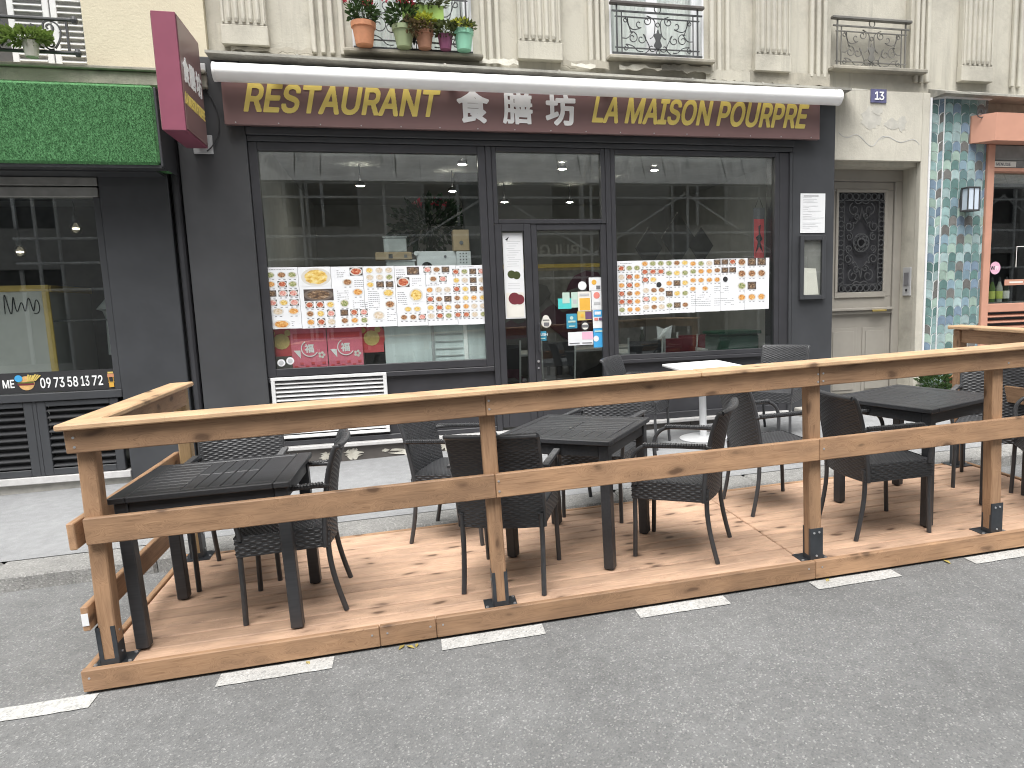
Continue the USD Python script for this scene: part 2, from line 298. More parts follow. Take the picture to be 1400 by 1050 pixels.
for nm, c in {'aqua': (0.09, 0.55, 0.53), 'teal_blue': (0.05, 0.27, 0.40), 'sky_blue': (0.06, 0.36, 0.68), 'amber': (0.74, 0.42, 0.07), 'pale_green': (0.48, 0.62, 0.54), 'violet': (0.15, 0.08, 0.16), 'pink': (0.76, 0.45, 0.58), 'coral': (0.72, 0.24, 0.20), 'ivory': (0.74, 0.72, 0.66), 'mustard': (0.66, 0.50, 0.14)}.items(): plain('sticker_' + nm, c, 0.4, var=0.05)
TILES = [(0.10, 0.175, 0.165), (0.20, 0.285, 0.335), (0.25, 0.365, 0.36), (0.15, 0.148, 0.140), (0.30, 0.40, 0.345), (0.175, 0.24, 0.31), (0.15, 0.245, 0.235), (0.31, 0.41, 0.41), (0.115, 0.185, 0.19)]
for i, c in enumerate(TILES): plain(f'tile_glaze_{"abcdefghi"[i]}', c, 0.25, var=0.14, scale=22, rnd=0.16)

def leaf(name, a, b, trans=0.35):
    mat(name, {'oi': ('geometry', {}), 'r': ('rgb_ramp', {'ramp': [(0.0, a), (1.0, b)]}), 'p': ('principled_bsdf', {'roughness': 0.5}), 't': ('translucent_bsdf', {}), 'm': ('mix_closure', {'fac': trans})},
        [('oi.random_per_island', 'r.fac'), ('r.color', 'p.base_color'), ('r.color', 't.color'), ('p.BSDF', 'm.closure1'), ('t.BSDF', 'm.closure2')], 'm.closure')
leaf('leaf_green', (0.045, 0.085, 0.025), (0.15, 0.20, 0.065)); leaf('leaf_olive', (0.09, 0.11, 0.04), (0.22, 0.24, 0.10)); leaf('leaf_yellow', (0.42, 0.44, 0.06), (0.66, 0.62, 0.16)); leaf('leaf_dry', (0.16, 0.12, 0.06), (0.36, 0.28, 0.13))
leaf('petal_red', (0.62, 0.05, 0.10), (0.85, 0.16, 0.25)); leaf('leaf_bright', (0.15, 0.22, 0.05), (0.46, 0.50, 0.17)); leaf('leaf_dark', (0.02, 0.05, 0.02), (0.06, 0.11, 0.05))
leaf('turf', (0.085, 0.245, 0.095), (0.115, 0.31, 0.125), 0.2)
plain('turf_base', (0.085, 0.24, 0.092), 0.9, var=0.3, scale=60, bump=0.8, bscale=200)

def glass(name, tint=(0.92, 0.95, 0.94), boost=1.0, rough=0.0, f0=0.04):
    mat(name, {'t': ('transparent_bsdf', {'color': tint}), 'g': ('glossy_bsdf', {'color': (boost,) * 3, 'roughness': rough}), 'lw': ('layer_weight', {'blend': 0.5}), 'pw': ('math', {'math_type': 'power', 'value2': 5.0}), 'f': ('math', {'math_type': 'multiply_add', 'value2': 1 - f0, 'value3': f0}), 'm': ('mix_closure', {})},
        [('lw.facing', 'pw.value1'), ('pw.value', 'f.value1'), ('f.value', 'm.fac'), ('t.BSDF', 'm.closure1'), ('g.BSDF', 'm.closure2')], 'm.closure')
glass('shop_glass', f0=0.07); glass('clear_glass', (0.97, 0.98, 0.97)); glass('bulb_glass', (0.80, 0.74, 0.62))
mat('lamp_glow', {'e': ('emission', {'color': (1.0, 0.93, 0.78), 'strength': 60.0})}, [], 'e.emission')
mat('filament', {'e': ('emission', {'color': (1.0, 0.93, 0.80), 'strength': 2.2})}, [], 'e.emission')
# dishes printed on the menu posters: a plate with food on a dark or white ground
def dish(name, foods, ground_col, plate=(0.62, 0.60, 0.56), squareness=0.0):
    mat(name, {'tc': ('texture_coordinate', {}), 'oi': ('object_info', {}), 'c': ('vector_math', {'math_type': 'subtract', 'vector2': (0.5, 0.5, 0.0)}), 'ln': ('vector_math', {'math_type': 'length'}),
        'sc': ('vector_math', {'math_type': 'scale', 'vector1': (31.0, 17.0, 0.0)}), 'ad': ('vector_math', {'math_type': 'add'}), 'n': ('noise_texture', {'scale': 5.0, 'detail': 4.0, 'roughness': 0.65}),
        'nd': ('math', {'math_type': 'multiply_add', 'value2': 0.16, 'value3': -0.08}), 'd': ('math', {'math_type': 'add'}),
        'r': ('rgb_ramp', {'ramp': [(0.32, foods[0]), (0.45, foods[1]), (0.56, foods[2]), (0.68, foods[3])]}),
        'f1': ('rgb_ramp', {'ramp': [(0.37, (0, 0, 0)), (0.40, (1, 1, 1))]}), 'f2': ('rgb_ramp', {'ramp': [(0.49, (0, 0, 0)), (0.51, (1, 1, 1))]}),
        'm1': ('mix', {'color2': plate}), 'm2': ('mix', {'color2': ground_col}), 'p': ('principled_bsdf', {'roughness': 0.4})},
        [('tc.uv', 'c.vector1'), ('c.vector', 'ln.vector1'), ('oi.random', 'sc.scale'), ('sc.vector', 'ad.vector1'), ('tc.uv', 'ad.vector2'), ('ad.vector', 'n.vector'), ('n.fac', 'r.fac'), ('n.fac', 'nd.value1'), ('nd.value', 'd.value1'), ('ln.value', 'd.value2'),
         ('d.value', 'f1.fac'), ('ln.value', 'f2.fac'), ('r.color', 'm1.color1'), ('f1.color', 'm1.fac'), ('m1.color', 'm2.color1'), ('f2.color', 'm2.fac'), ('m2.color', 'p.base_color')], 'p.BSDF')
W_, K_ = (0.76, 0.77, 0.78), (0.07, 0.055, 0.05)
dish('dish_red', [(0.16, 0.03, 0.02), (0.42, 0.08, 0.04), (0.55, 0.20, 0.10), (0.70, 0.55, 0.40)], K_); dish('dish_brown', [(0.07, 0.03, 0.02), (0.22, 0.10, 0.05), (0.42, 0.22, 0.10), (0.6, 0.45, 0.3)], W_)
dish('dish_orange', [(0.30, 0.10, 0.03), (0.60, 0.25, 0.06), (0.72, 0.42, 0.14), (0.7, 0.62, 0.4)], W_); dish('dish_green', [(0.06, 0.09, 0.03), (0.20, 0.26, 0.09), (0.45, 0.42, 0.22), (0.66, 0.60, 0.45)], W_)
dish('dish_yellow', [(0.40, 0.20, 0.04), (0.66, 0.42, 0.09), (0.76, 0.60, 0.22), (0.78, 0.70, 0.5)], W_); dish('dish_dark', [(0.02, 0.02, 0.018), (0.10, 0.06, 0.04), (0.25, 0.16, 0.09), (0.52, 0.42, 0.32)], K_, plate=(0.16, 0.13, 0.11))
dish('dish_pale', [(0.42, 0.30, 0.18), (0.58, 0.46, 0.32), (0.70, 0.62, 0.52), (0.75, 0.72, 0.66)], W_); dish('dish_pink', [(0.36, 0.08, 0.07), (0.60, 0.22, 0.18), (0.72, 0.42, 0.36), (0.74, 0.66, 0.6)], K_)

# ------------------------------------------------------------------ ground, pavement, kerb, road marks
def sheet(pts, t=0.0):
    return np.array(pts, float), np.array([[0, 1, 2], [0, 2, 3]])
single('road', sheet([D(-70, -60), D(80, -60), D(80, 60), D(-70, 60)]), 'asphalt', kind='structure')
VK = 1.455
pav = Thing('pavement', kind='structure')
pav.part('slab', cat([sheet([D(-40, VK + 0.30, 0.1), D(40, VK + 0.30, 0.1), D(40, 18, 0.1), D(-40, 18, 0.1)])]), 'pavement')
kerb = Thing('kerb', loc=(0, VK, 0), frame=DECK, kind='structure')
u = -6.2
while u < 11.5:
    L = 0.95 + 0.2 * RNG.random()
    kerb.part('kerb_stone', box(u, u + L - 0.006, VK, VK + 0.298, -0.05, 0.101 + 0.003 * RNG.random(), 0.016), 'granite'); u += L
# far-side pavement behind the camera
opp_pav = single('far_pavement', cat([(np.array([D(-40, -6.6, 0.1), D(40, -6.6, 0.1), D(40, -12, 0.1), D(-40, -12, 0.1), D(-40, -6.6, -0.05), D(40, -6.6, -0.05)]), np.array([[0, 1, 2], [0, 2, 3], [0, 4, 5], [0, 5, 1]]))]), 'pavement', kind='structure')
def mark(u0, u1, k, label, skew=0.0):
    v0, v1 = -0.118 + 0.004 * k, -0.004
    n = 14; top = []; bot = []
    r = random.Random(40 + k)
    for i in range(n + 1):
        a = u0 + (u1 - u0) * i / n
        top.append((a + skew, v1 + 0.004 * (r.random() - 0.5))); bot.append((a, v0 + 0.005 * (r.random() - 0.5)))
    V = [D(a, b, 0.004) for a, b in bot] + [D(a, b, 0.004) for a, b in top]
    F = []
    for i in range(n): F += [[i, i + 1, n + 2 + i], [i, n + 2 + i, n + 1 + i]]
    single('road_mark', (np.array(V), np.array(F)), 'white_paint', label, 'road marking', 'white parking dashes along the deck')
mark(-0.42, 0.062, 0, 'white painted dash running off the left edge, below the deck corner')
mark(0.555, 1.044, 1, 'white painted dash under the leftmost bay of the deck front board')
mark(1.535, 2.028, 2, 'white painted dash below the second railing post')
mark(2.51, 2.995, 3, 'white painted dash midway between second and third railing posts')
mark(3.495, 4.0, 4, 'white painted dash just right of the third railing post')
mark(4.475, 4.98, 5, 'white painted dash at the right edge below the fourth post')
lit = []
for uu, vv in [(0.93, -0.03), (1.35, -0.02), (1.42, -0.025), (1.39, -0.03), (3.6, -0.02), (4.35, -0.02)]:
    a = RNG.random() * 3; L = 0.014 + 0.02 * RNG.random()
    c, s = math.cos(a) * L, math.sin(a) * L
    V = [D(uu - c, vv - s, 0.003), D(uu + s * .4, vv - c * .4, 0.008), D(uu + c, vv + s, 0.004), D(uu - s * .4, vv + c * .4, 0.010)]
    lit.append((np.array(V), np.array([[0, 1, 2], [0, 2, 3]])))
single('leaf_litter', cat(lit), 'dry_leaf', kind='stuff', label='scraps of dry leaf and stubs along the foot of the deck', cat='litter')

# ------------------------------------------------------------------ stone building above and around the restaurant
YW = 7.12
sb = Thing('stone_building', 'cream stone apartment building with fluted pilasters above the restaurant', 'building', loc=(2.2, 7.3, 0.2))
def wallbox(x0, x1, z0, z1, y0=YW, y1=7.5, m='limestone'): sb.part('wall', box(x0, x1, y0, y1, z0, z1), m)
TOP = 9.0
W1, W2, BL = (-0.26, 0.85), (2.225, 3.245), (4.73, 5.735)
wallbox(-1.49, W1[0], 3.84, TOP); wallbox(W1[1], W2[0], 3.84, TOP); wallbox(W2[1], BL[0], 3.84, TOP)
for (a, b), zb in ((W1, 4.0), (W2, 4.07)): wallbox(a, b, 3.84, zb); wallbox(a, b, 6.4, TOP)
wallbox(BL[0], BL[1], 3.11, 4.085); wallbox(BL[0], BL[1], 4.085, TOP, y0=YW + 0.09); wallbox(BL[1], 9.6, 3.84, TOP); wallbox(4.70, BL[0], 3.11, 3.84)
wallbox(BL[1], 6.0, 3.11, 3.84); wallbox(5.865, 6.0, 0.2, 3.11, y0=YW - 0.001)
sb.part('wall', box(5.865, 5.962, 7.05, YW - 0.002, 0.2, 3.85, 0.004), 'limestone_clean')        # the narrow pier beside the door
sb.part('wall', box(4.722, 5.864, 7.05, YW - 0.002, 3.105, 3.85, 0.004), 'limestone_clean')     # bay over the door
sb.part('door_head', box(4.70, 5.86, 7.123, 7.5, 3.06, 3.108), 'limestone')
# pilasters with flutes
def pilaster(x0, x1, zb):
    y = 7.045
    p = sb.part('pilaster', cat([box(x0, x1, y, YW, zb, TOP, 0.004)]), 'limestone_clean')
    sb.part('pilaster_base', box(x0 - 0.010, x1 + 0.010, y - 0.008, YW - 0.001, zb - 0.17, zb - 0.002, 0.006), 'limestone', parent=p)
    n = 5; m = (x1 - x0) * 0.10; w = (x1 - x0 - 2 * m) / n
    for i in range(n):
        cx = x0 + m + w * (i + 0.5); r = w * 0.36
        pts = [(cx, y - 0.001, zb + 0.02), (cx, y - 0.001, zb + 0.05), (cx, y - 0.001, TOP - 0.1)]
        sb.part('flute', tube(pts, [r * 0.72, r, r], 10), 'limestone_clean', parent=p)
    for s in (x0 + m * 0.45, x1 - m * 0.45): sb.part('flute_border', box(s - m * 0.22, s + m * 0.22, y - 0.012, y, zb + 0.012, TOP, 0.003), 'limestone_clean', parent=p)
for a, b in ((-1.355, -0.985), (1.285, 1.71), (3.80, 4.20), (6.36, 6.77), (8.6, 9.0)): pilaster(a, b, 4.165)
# vertical mouldings round the windows
for x in (-0.60, -0.52, -0.44, -0.35, 0.95, 1.02, 1.09, 2.02, 2.09, 2.15, 3.32, 3.41, 3.50, 4.48, 4.56, 4.64, 5.80, 5.87, 5.94, 7.1, 7.2):
    sb.part('moulding', box(x - 0.022, x + 0.022, YW - 0.03 - 0.02 * (x * 37 % 1), YW, 3.97, TOP, 0.008), 'limestone_clean')
# rough plaster and stains over the shop ledge
def ragged(x0, x1, z0, z1, y, m, seed, rough=0.03, name='plaster_strip'):
    r = random.Random(seed); n = max(6, int((x1 - x0) / 0.04)); xs = np.linspace(x0, x1, n)
    poly = Polygon([(x, z0 + rough * (r.random() - 0.5)) for x in xs] + [(x, z1 + rough * (r.random() - 0.5)) for x in xs[::-1]]).buffer(0)
    sb.part(name, xz(poly, y - 0.012, y), m)
ragged(-1.3, -0.62, 3.955, 3.995, 7.08, 'limestone_dirty', 1); ragged(1.72, 2.2, 3.95, 4.02, 7.085, 'limestone_dirty', 2); ragged(0.9, 1.28, 3.95, 3.99, 7.085, 'flaked_plaster', 3)
ragged(2.3, 2.75, 3.955, 3.985, 7.06, 'flaked_plaster', 4, 0.04); ragged(2.75, 3.3, 3.95, 4.02, 7.07, 'limestone_dirty', 5); ragged(1.8, 2.05, 3.945, 3.975, 7.055, 'flaked_plaster', 6, 0.03)
ragged(3.25, 3.75, 3.90, 3.99, 7.09, 'limestone', 7); ragged(3.75, 4.7, 3.885, 4.0, 7.09, 'limestone_dirty', 8, 0.02)
# zinc-covered shop ledge, dropping slightly to the right and torn at its end
def ledge(x0, x1, z0, z1, y0=6.80, n=24, seed=3, t=0.022):
    r = random.Random(seed); V = []; F = []
    for i in range(n + 1):
        x = x0 + (x1 - x0) * i / n; z = z0 + (z1 - z0) * i / n; j = 0.006 * (r.random() - 0.5); k = 0.012 * (r.random() - 0.5)
        V += [(x, y0 + j, z), (x, y0 + j, z + t), (x, YW, z + 0.115 + k), (x, YW, z)]
    for i in range(n):
        a, b = 4 * i, 4 * i + 4
        for p, q in ((0, 1), (1, 2), (2, 3), (3, 0)): F += [[a + p, b + p, b + q], [a + p, b + q, a + q]]
    e = 4 * n; F += [[0, 1, 2], [0, 2, 3], [e, e + 2, e + 1], [e, e + 3, e + 2]]
    return np.array(V), np.array(F)
sb.part('shop_ledge', ledge(-1.46, 4.78, 3.838, 3.765), 'zinc_ledge')
for x in (-0.72, 0.55, 1.62, 2.98, 3.75): sb.part('ledge_seam', box(x - 0.012, x + 0.012, 6.797, 6.95, 3.838 - (x + 1.46) * .0117 - 0.002, 3.838 - (x + 1.46) * .0117 + 0.03, 0.004), 'zinc_ledge')
sb.part('ledge_scrap', (np.array([(4.78, 6.80, 3.768), (5.02, 6.86, 3.80), (4.86, 7.04, 3.86), (4.72, 7.04, 3.86), (4.72, 6.8, 3.78), (4.78, 6.80, 3.763), (5.02, 6.86, 3.795), (4.86, 7.04, 3.855)]), np.array([[0, 1, 2], [0, 2, 3], [0, 3, 4], [5, 7, 6], [0, 5, 1], [5, 6, 1], [1, 6, 2], [6, 7, 2]])), 'zinc_ledge')
sb.part('shop_ledge', ledge(5.99, 9.6, 3.80, 3.76, y0=6.86, seed=9), 'zinc_ledge')
# window sills
sb.part('window_sill', box(-0.34, 0.93, 6.98, YW + 0.1, 3.968, 4.002, 0.008), 'limestone_dirty')
sb.part('window_sill', box(2.19, 3.32, 7.0, YW + 0.1, 4.035, 4.072, 0.008), 'limestone_dirty')
sb.part('window_sill', box(4.70, 5.88, 7.0, YW + 0.05, 4.045, 4.085, 0.008), 'limestone_dirty')
# windows
def window(x0, x1, z0, z1, n=2):
    y = 7.28; w = 0.062
    fr = sb.part('window', cat([box(x0, x0 + w, y, y + 0.06, z0, z1, 0.004), box(x1 - w, x1, y, y + 0.06, z0, z1, 0.004), box(x0 + w, x1 - w, y, y + 0.06, z0, z0 + 0.11, 0.004), box((x0 + x1) / 2 - 0.06, (x0 + x1) / 2 + 0.06, y - 0.012, y + 0.06, z0 + 0.11, z1, 0.005)]), 'window_white')
    for a, b in ((x0 + w, (x0 + x1) / 2 - 0.06), ((x0 + x1) / 2 + 0.06, x1 - w)):
        sb.part('pane', box(a, b, y + 0.028, y + 0.032, z0 + 0.11, z1), 'clear_glass', parent=fr)
    n = 60; xs = np.linspace(x0 + 0.03, x1 - 0.03, n); V = []; F = []
    for i, x in enumerate(xs):
        yy = y + 0.075 + 0.018 * math.sin(i * 0.9) + 0.01 * math.sin(i * 2.3); V += [(x, yy, z0 + 0.02), (x, yy, z1)]
        if i: F += [[2 * i - 2, 2 * i, 2 * i + 1], [2 * i - 2, 2 * i + 1, 2 * i - 1]]
    sb.part('curtain', (np.array(V), np.array(F)), 'curtain', parent=fr)
    sb.part('window_reveal', cat([box(x0 - 0.004, x0 + 0.02, YW + 0.002, y, z0, z1), box(x1 - 0.02, x1 + 0.004, YW + 0.002, y, z0, z1)]), 'window_white')
    sb.part('room_back', box(x0, x1, 7.7, 7.72, z0, z1), 'interior_dark')
window(-0.26, 0.85, 4.003, 6.39); window(2.225, 3.245, 4.073, 6.39)
# wrought-iron window railings
def railing(x0, x1, z0, z1, y, m, handrail=None, owner=None, r=0.0075):
    o = owner or sb; w = x1 - x0; cx = (x0 + x1) / 2; h = z1 - z0; zt = z1 - h * 0.16
    bars = [box(x0, x1, y - r, y + r, z - r, z + r) for z in (z0, zt)] + [box(x0 + 0.03, x1 - 0.03, y - r * .8, y + r * .8, z - r * .7, z + r * .7) for z in (z0 + h * 0.11, zt - h * 0.11)]
    bars += [box(x - r, x + r, y - r * .9, y + r * .9, z0, z1) for x in (x0 + 0.05, x1 - 0.05)] + [box(x - r * .7, x + r * .7, y - r * .7, y + r * .7, z0, zt) for x in (x0 + 0.10, x1 - 0.10)]
    p = o.part('window_railing', cat(bars), m)
    o.part('hand_rail', box(x0 - 0.02, x1 + 0.02, y - 0.028, y + 0.028, z1 - 0.016, z1 + 0.016, 0.01), handrail or m, parent=p)
    L = w / 2 - 0.10; H = zt - z0; rw = r * 0.72
    def sc(px): o.part('scroll', wire(px, y, rw, 4), m, parent=p)
    for s in (-1, 1):
        f = lambda a: np.stack([cx + s * a[:, 0] * L, z0 + a[:, 1] * H], -1)
        def S(c, r0, r1, a0, a1, tail):
            a = np.radians(np.linspace(a0, a1, 18)); rr = np.linspace(r0, r1, 18)
            q = np.stack([c[0] + rr * np.cos(a) * H / L, c[1] + rr * np.sin(a)], -1)
            sc(f(smoothpath(np.vstack([q, tail]), 3) if len(tail) else q))
        S((0.30, 0.80), 0.03, 0.12, 540, 90, np.array([(0.14, 0.86), (0.08, 0.66), (0.12, 0.46), (0.22, 0.38)]))
        S((0.17, 0.16), 0.03, 0.11, 480, 180, np.array([(0.04, 0.02), (0.0, -0.01)]))
        S((0.52, 0.72), 0.03, 0.10, 500, 240, np.array([(0.62, 0.58), (0.80, 0.66), (0.92, 0.88)]))
        S((0.90, 0.80), 0.02, 0.07, 520, 150, np.array([(0.78, 0.60), (0.70, 0.50)]))
        S((0.70, 0.38), 0.03, 0.15, 520, 60, np.array([(0.74, 0.52), (0.80, 0.40), (0.86, 0.36), (0.98, 0.36)]))
        S((0.46, 0.36), 0.03, 0.13, 500, 120, np.array([(0.30, 0.30), (0.24, 0.14), (0.36, 0.02)]))
        S((0.90, 0.13), 0.02, 0.08, 480, 100, np.array([(0.76, 0.20), (0.60, 0.10), (0.42, 0.06)]))
    o.part('leaf_ornament', cat([xz(Polygon([(cx + 0.035 * math.sin(t) * (1 + 0.35 * math.cos(6 * t)), z0 + H * 0.34 + H * 0.24 * math.cos(t) * (1 + 0.12 * math.cos(6 * t))) for t in np.linspace(0, 2 * math.pi, 40)[:-1]]), y - 0.006, y + 0.006)]), m, parent=p)
    sc(spiral(cx, z1 - h * .08, .034, .034, 0, 360)); sc(spiral(cx, z0 + H * .72, .02, .02, 0, 360))
railing(-0.25, 0.84, 4.03, 4.66, 7.05, 'iron', None)
railing(2.235, 3.20, 4.105, 4.575, 7.06, 'iron', 'iron_rust')
railing(4.745, 5.70, 4.10, 4.60, 7.10, 'iron_light', None)
# entrance door of number 13
dr = sb.part('entrance_door', cat([box(4.70, 5.863, 7.33, 7.40, 2.93, 3.06, 0.005), box(5.76, 5.863, 7.33, 7.40, 0.25, 2.93, 0.005), box(4.90, 5.755, 7.352, 7.40, 0.25, 1.60, 0.004), box(4.90, 5.755, 7.352, 7.40, 2.835, 2.925, 0.004), box(5.665, 5.755, 7.352, 7.40, 1.602, 2.833, 0.003), box(4.90, 4.985, 7.352, 7.40, 1.602, 2.833, 0.003)]), 'door_taupe')
sb.part('grille_frame', cat([box(4.985, 5.665, 7.335, 7.356, 2.805, 2.84, 0.004), box(4.985, 5.665, 7.335, 7.356, 1.595, 1.66, 0.004), box(4.985, 5.02, 7.335, 7.356, 1.66, 2.805, 0.004), box(5.632, 5.668, 7.335, 7.356, 1.66, 2.805, 0.004)]), 'door_taupe', parent=dr)
sb.part('door_shelf', cat([box(4.90, 5.75, 7.29, 7.352, 1.44, 1.475, 0.008), box(4.90, 5.75, 7.315, 7.352, 1.40, 1.44, 0.008)]), 'door_taupe', parent=dr)
for a, b in ((4.93, 5.29), (5.37, 5.70)):
    sb.part('door_panel', cat([box(a, b, 7.342, 7.352, 0.46, 1.24, 0.008), box(a + 0.04, b - 0.04, 7.333, 7.342, 0.50, 1.20, 0.006)]), 'door_taupe', parent=dr)
sb.part('door_handle', cat([box(5.45, 5.64, 7.262, 7.288, 1.425, 1.447, 0.008)]), 'brass', parent=dr)
sb.part('kick_plate', box(4.90, 5.75, 7.343, 7.352, 0.26, 0.42, 0.002), 'sticker_mustard', parent=dr)
sb.part('dark_glass', box(5.0, 5.65, 7.385, 7.39, 1.63, 2.83), 'frame_black', parent=dr)
gx0, gx1, gz0, gz1, gy = 5.02, 5.632, 1.66, 2.805, 7.346
gcx, gcz = (gx0 + gx1) / 2, (gz0 + gz1) / 2
def gw(p, r=0.0072): sb.part('grille_scroll', wire(np.asarray(p), gy, r, 4), 'iron', parent=dr)
for x in (gx0 + 0.075, gx1 - 0.075): gw([(x, gz0), (x, gz1)])
for z in (gz0 + 0.09, gz1 - 0.09): gw([(gx0, z), (gx1, z)])
for s in (-1, 1):
    for k in range(9):
        z = gz0 + 0.14 + k * (gz1 - gz0 - 0.28) / 8; gw(spiral(gcx + s * (gx1 - gx0 - 0.075) / 2, z, 0.034, 0.034, 0, 360, 14))
    for q in (-1, 1):
        gw(smoothpath(np.vstack([spiral(gcx + s * .10, gcz + q * .38, .02, .075, 0 if s > 0 else 180, (430 if s > 0 else -250), 18)]), 2))
        gw(np.vstack([spiral(gcx + s * .165, gcz + q * .19, .02, .07, 90 * q + 500 * s * q, 90 * q, 16), [(gcx + s * .08, gcz + q * .22), (gcx + s * .02, gcz + q * .30), (gcx, gcz + q * .42)]]))
        gw(spiral(gcx + s * .06, gcz + q * .30, .045, .012, 0, 480 * s, 14)); gw(spiral(gcx + s * .16, gcz + q * .07, .05, .012, 90 * q, 90 * q + 500 * s, 14))
        gw(smoothpath([(gcx, gcz + q * .47), (gcx + s * .07, gcz + q * .45), (gcx + s * .11, gcz + q * .50)], 5))
for k in range(7):
    for z in (gz0 + 0.045, gz1 - 0.045): gw(spiral(gx0 + 0.06 + k * (gx1 - gx0 - 0.12) / 6, z, 0.036, 0.036, 0, 360, 12))
gw(spiral(gcx, gcz, .105, .105, 0, 360, 24)); gw(spiral(gcx, gcz, .05, .05, 0, 360, 14), 0.012)
for k in range(8):
    a = k * math.pi / 4; gw(spiral(gcx + .07 * math.cos(a), gcz + .07 * math.sin(a), .026, .026, 0, 360, 10), 0.006)
for k, pts in enumerate(([(4.95, 3.36), (5.05, 3.37), (5.14, 3.30), (5.22, 3.26), (5.30, 3.33), (5.40, 3.36)], [(5.33, 3.33), (5.47, 3.35), (5.58, 3.31), (5.72, 3.34), (5.83, 3.29)], [(4.80, 3.40), (4.88, 3.35), (4.96, 3.36)])):
    sb.part('crack', wire(smoothpath(pts, 6), 7.0495, .0028, 4), 'print_pale')
for k, (x, z, a, b) in enumerate(((5.2, 3.56, .13, .13), (5.47, 3.50, .10, .07), (5.60, 3.51, .06, .09), (5.28, 3.64, .08, .05))):
    r = random.Random(70 + k); sb.part('repair_patch', xz(Polygon([(x + a * (.7 + .4 * r.random()) * math.cos(t), z + b * (.7 + .4 * r.random()) * math.sin(t)) for t in np.linspace(0, 6.28, 24)[:-1]]).buffer(0), 7.0485 - .0004 * k, 7.05), 'repair_grey')
# house number, intercom
hn = Thing('house_number', 'blue enamel house number plate reading 13 over the entrance door', 'house number', loc=(5.29, 7.05, 3.72))
hn.part('plate', box(5.185, 5.385, 7.038, 7.049, 3.72, 3.865, 0.006), 'enamel_blue')
for ch, x in (('1', 5.233), ('3', 5.29)): hn.part('digit', wall_text(ch, x, 3.752, 0.082, 7.037, 0.0025, True), 'white_letter')
ic = Thing('intercom', 'grey metal intercom panel on the door reveal beside the entrance', 'intercom', loc=(5.86, 7.2, 1.62))
ic.part('panel', box(5.848, 5.864, 7.14, 7.27, 1.60, 1.93, 0.006), 'grey_metal'); ic.part('speaker', box(5.842, 5.847, 7.165, 7.245, 1.72, 1.87, 0.003), 'print_grey'); ic.part('button', tf(lathe([(0, 0), (0.016, 0), (0.016, 0.006), (0, 0.006)], 12), np.array([[0, 0, -1, 5.847], [0, 1, 0, 7.2], [1, 0, 0, 1.665], [0, 0, 0, 1.0]])), 'print_black')

# ------------------------------------------------------------------ cream building on the left
cb = Thing('cream_building', 'pale yellow rendered building with an iron balcony window, upper left', 'building', loc=(-4, 7.3, 0.2))
cb.part('wall', box(-2.44, -1.492, 7.05, 7.5, 3.62, TOP), 'cream_render'); cb.part('wall', box(-9, -3.75, 7.05, 7.5, 3.62, TOP), 'cream_render'); cb.part('wall', box(-3.75, -2.44, 7.05, 7.5, 6.3, TOP), 'cream_render')
cb.part('wall', box(-3.75, -2.44, 7.05, 7.5, 3.62, 3.70), 'cream_render')
cb.part('window_frame', box(-3.6, -3.52, 7.25, 7.32, 3.70, 6.3, 0.004), 'window_white'); cb.part('room_back', box(-3.75, -2.44, 7.46, 7.49, 3.7, 6.3), 'interior_dark')
for a, b in ((-3.05, -2.74), (-2.73, -2.445)):
    sh = cb.part('shutter', cat([box(a, a + 0.05, 7.20, 7.24, 3.705, 6.3, 0.004), box(b - 0.05, b, 7.20, 7.24, 3.705, 6.3, 0.004), box(a + 0.05, b - 0.05, 7.225, 7.235, 3.705, 6.3)]), 'shutter_white')
    for k in range(26):
        z = 3.74 + k * 0.05; cb.part('shutter_slat', tf(box(a + 0.05, b - 0.05, -0.02, 0.02, -0.004, 0.004), M4((0, 7.207, z)) @ rotm(0.75, (1, 0, 0))), 'shutter_white', parent=sh)
cb.part('string_course', cat([box(-9, -1.495, 6.93, 7.049, 3.585, 3.70, 0.01), box(-9, -1.495, 6.90, 7.049, 3.702, 3.73, 0.006)]), 'limestone_dirty')
ra = cb.part('balcony_railing', cat([tube([(-4.2, 6.85, z), (-2.44, 6.85, z)], 0.014, 8) for z in (4.055, 3.80)] + [box(x - 0.008, x + 0.008, 6.842, 6.858, 3.80, 4.055) for x in (-3.5, -2.49)]), 'iron')
for z in (4.055, 3.80): cb.part('rail_knob', lathe([(0, -.03), (.018, -.028), (.028, 0), (.018, .028), (0, .03)], 10, (-2.43, 6.85, z)), 'iron', parent=ra)
def bs(p): cb.part('scroll', wire(np.asarray(p), 6.85, 0.0085, 4), 'iron', parent=ra)
for x0 in (-3.45, -3.1, -2.72):
    bs(spiral(x0 + .10, 3.99, .012, .055, 600, 60, 22)); bs(spiral(x0 + .10, 3.86, .012, .045, -560, -60, 20)); bs(spiral(x0 - .07, 3.97, .01, .04, 500, 120, 16)); bs(spiral(x0 - .06, 3.87, .01, .04, -500, -120, 16))
    bs(smoothpath([(x0 - .03, 4.01), (x0 + .02, 3.94), (x0 - .01, 3.87), (x0 + .05, 3.83)], 6)); bs(smoothpath([(x0 + .12, 4.04), (x0 + .18, 3.98), (x0 + .17, 3.9), (x0 + .13, 3.83)], 6))

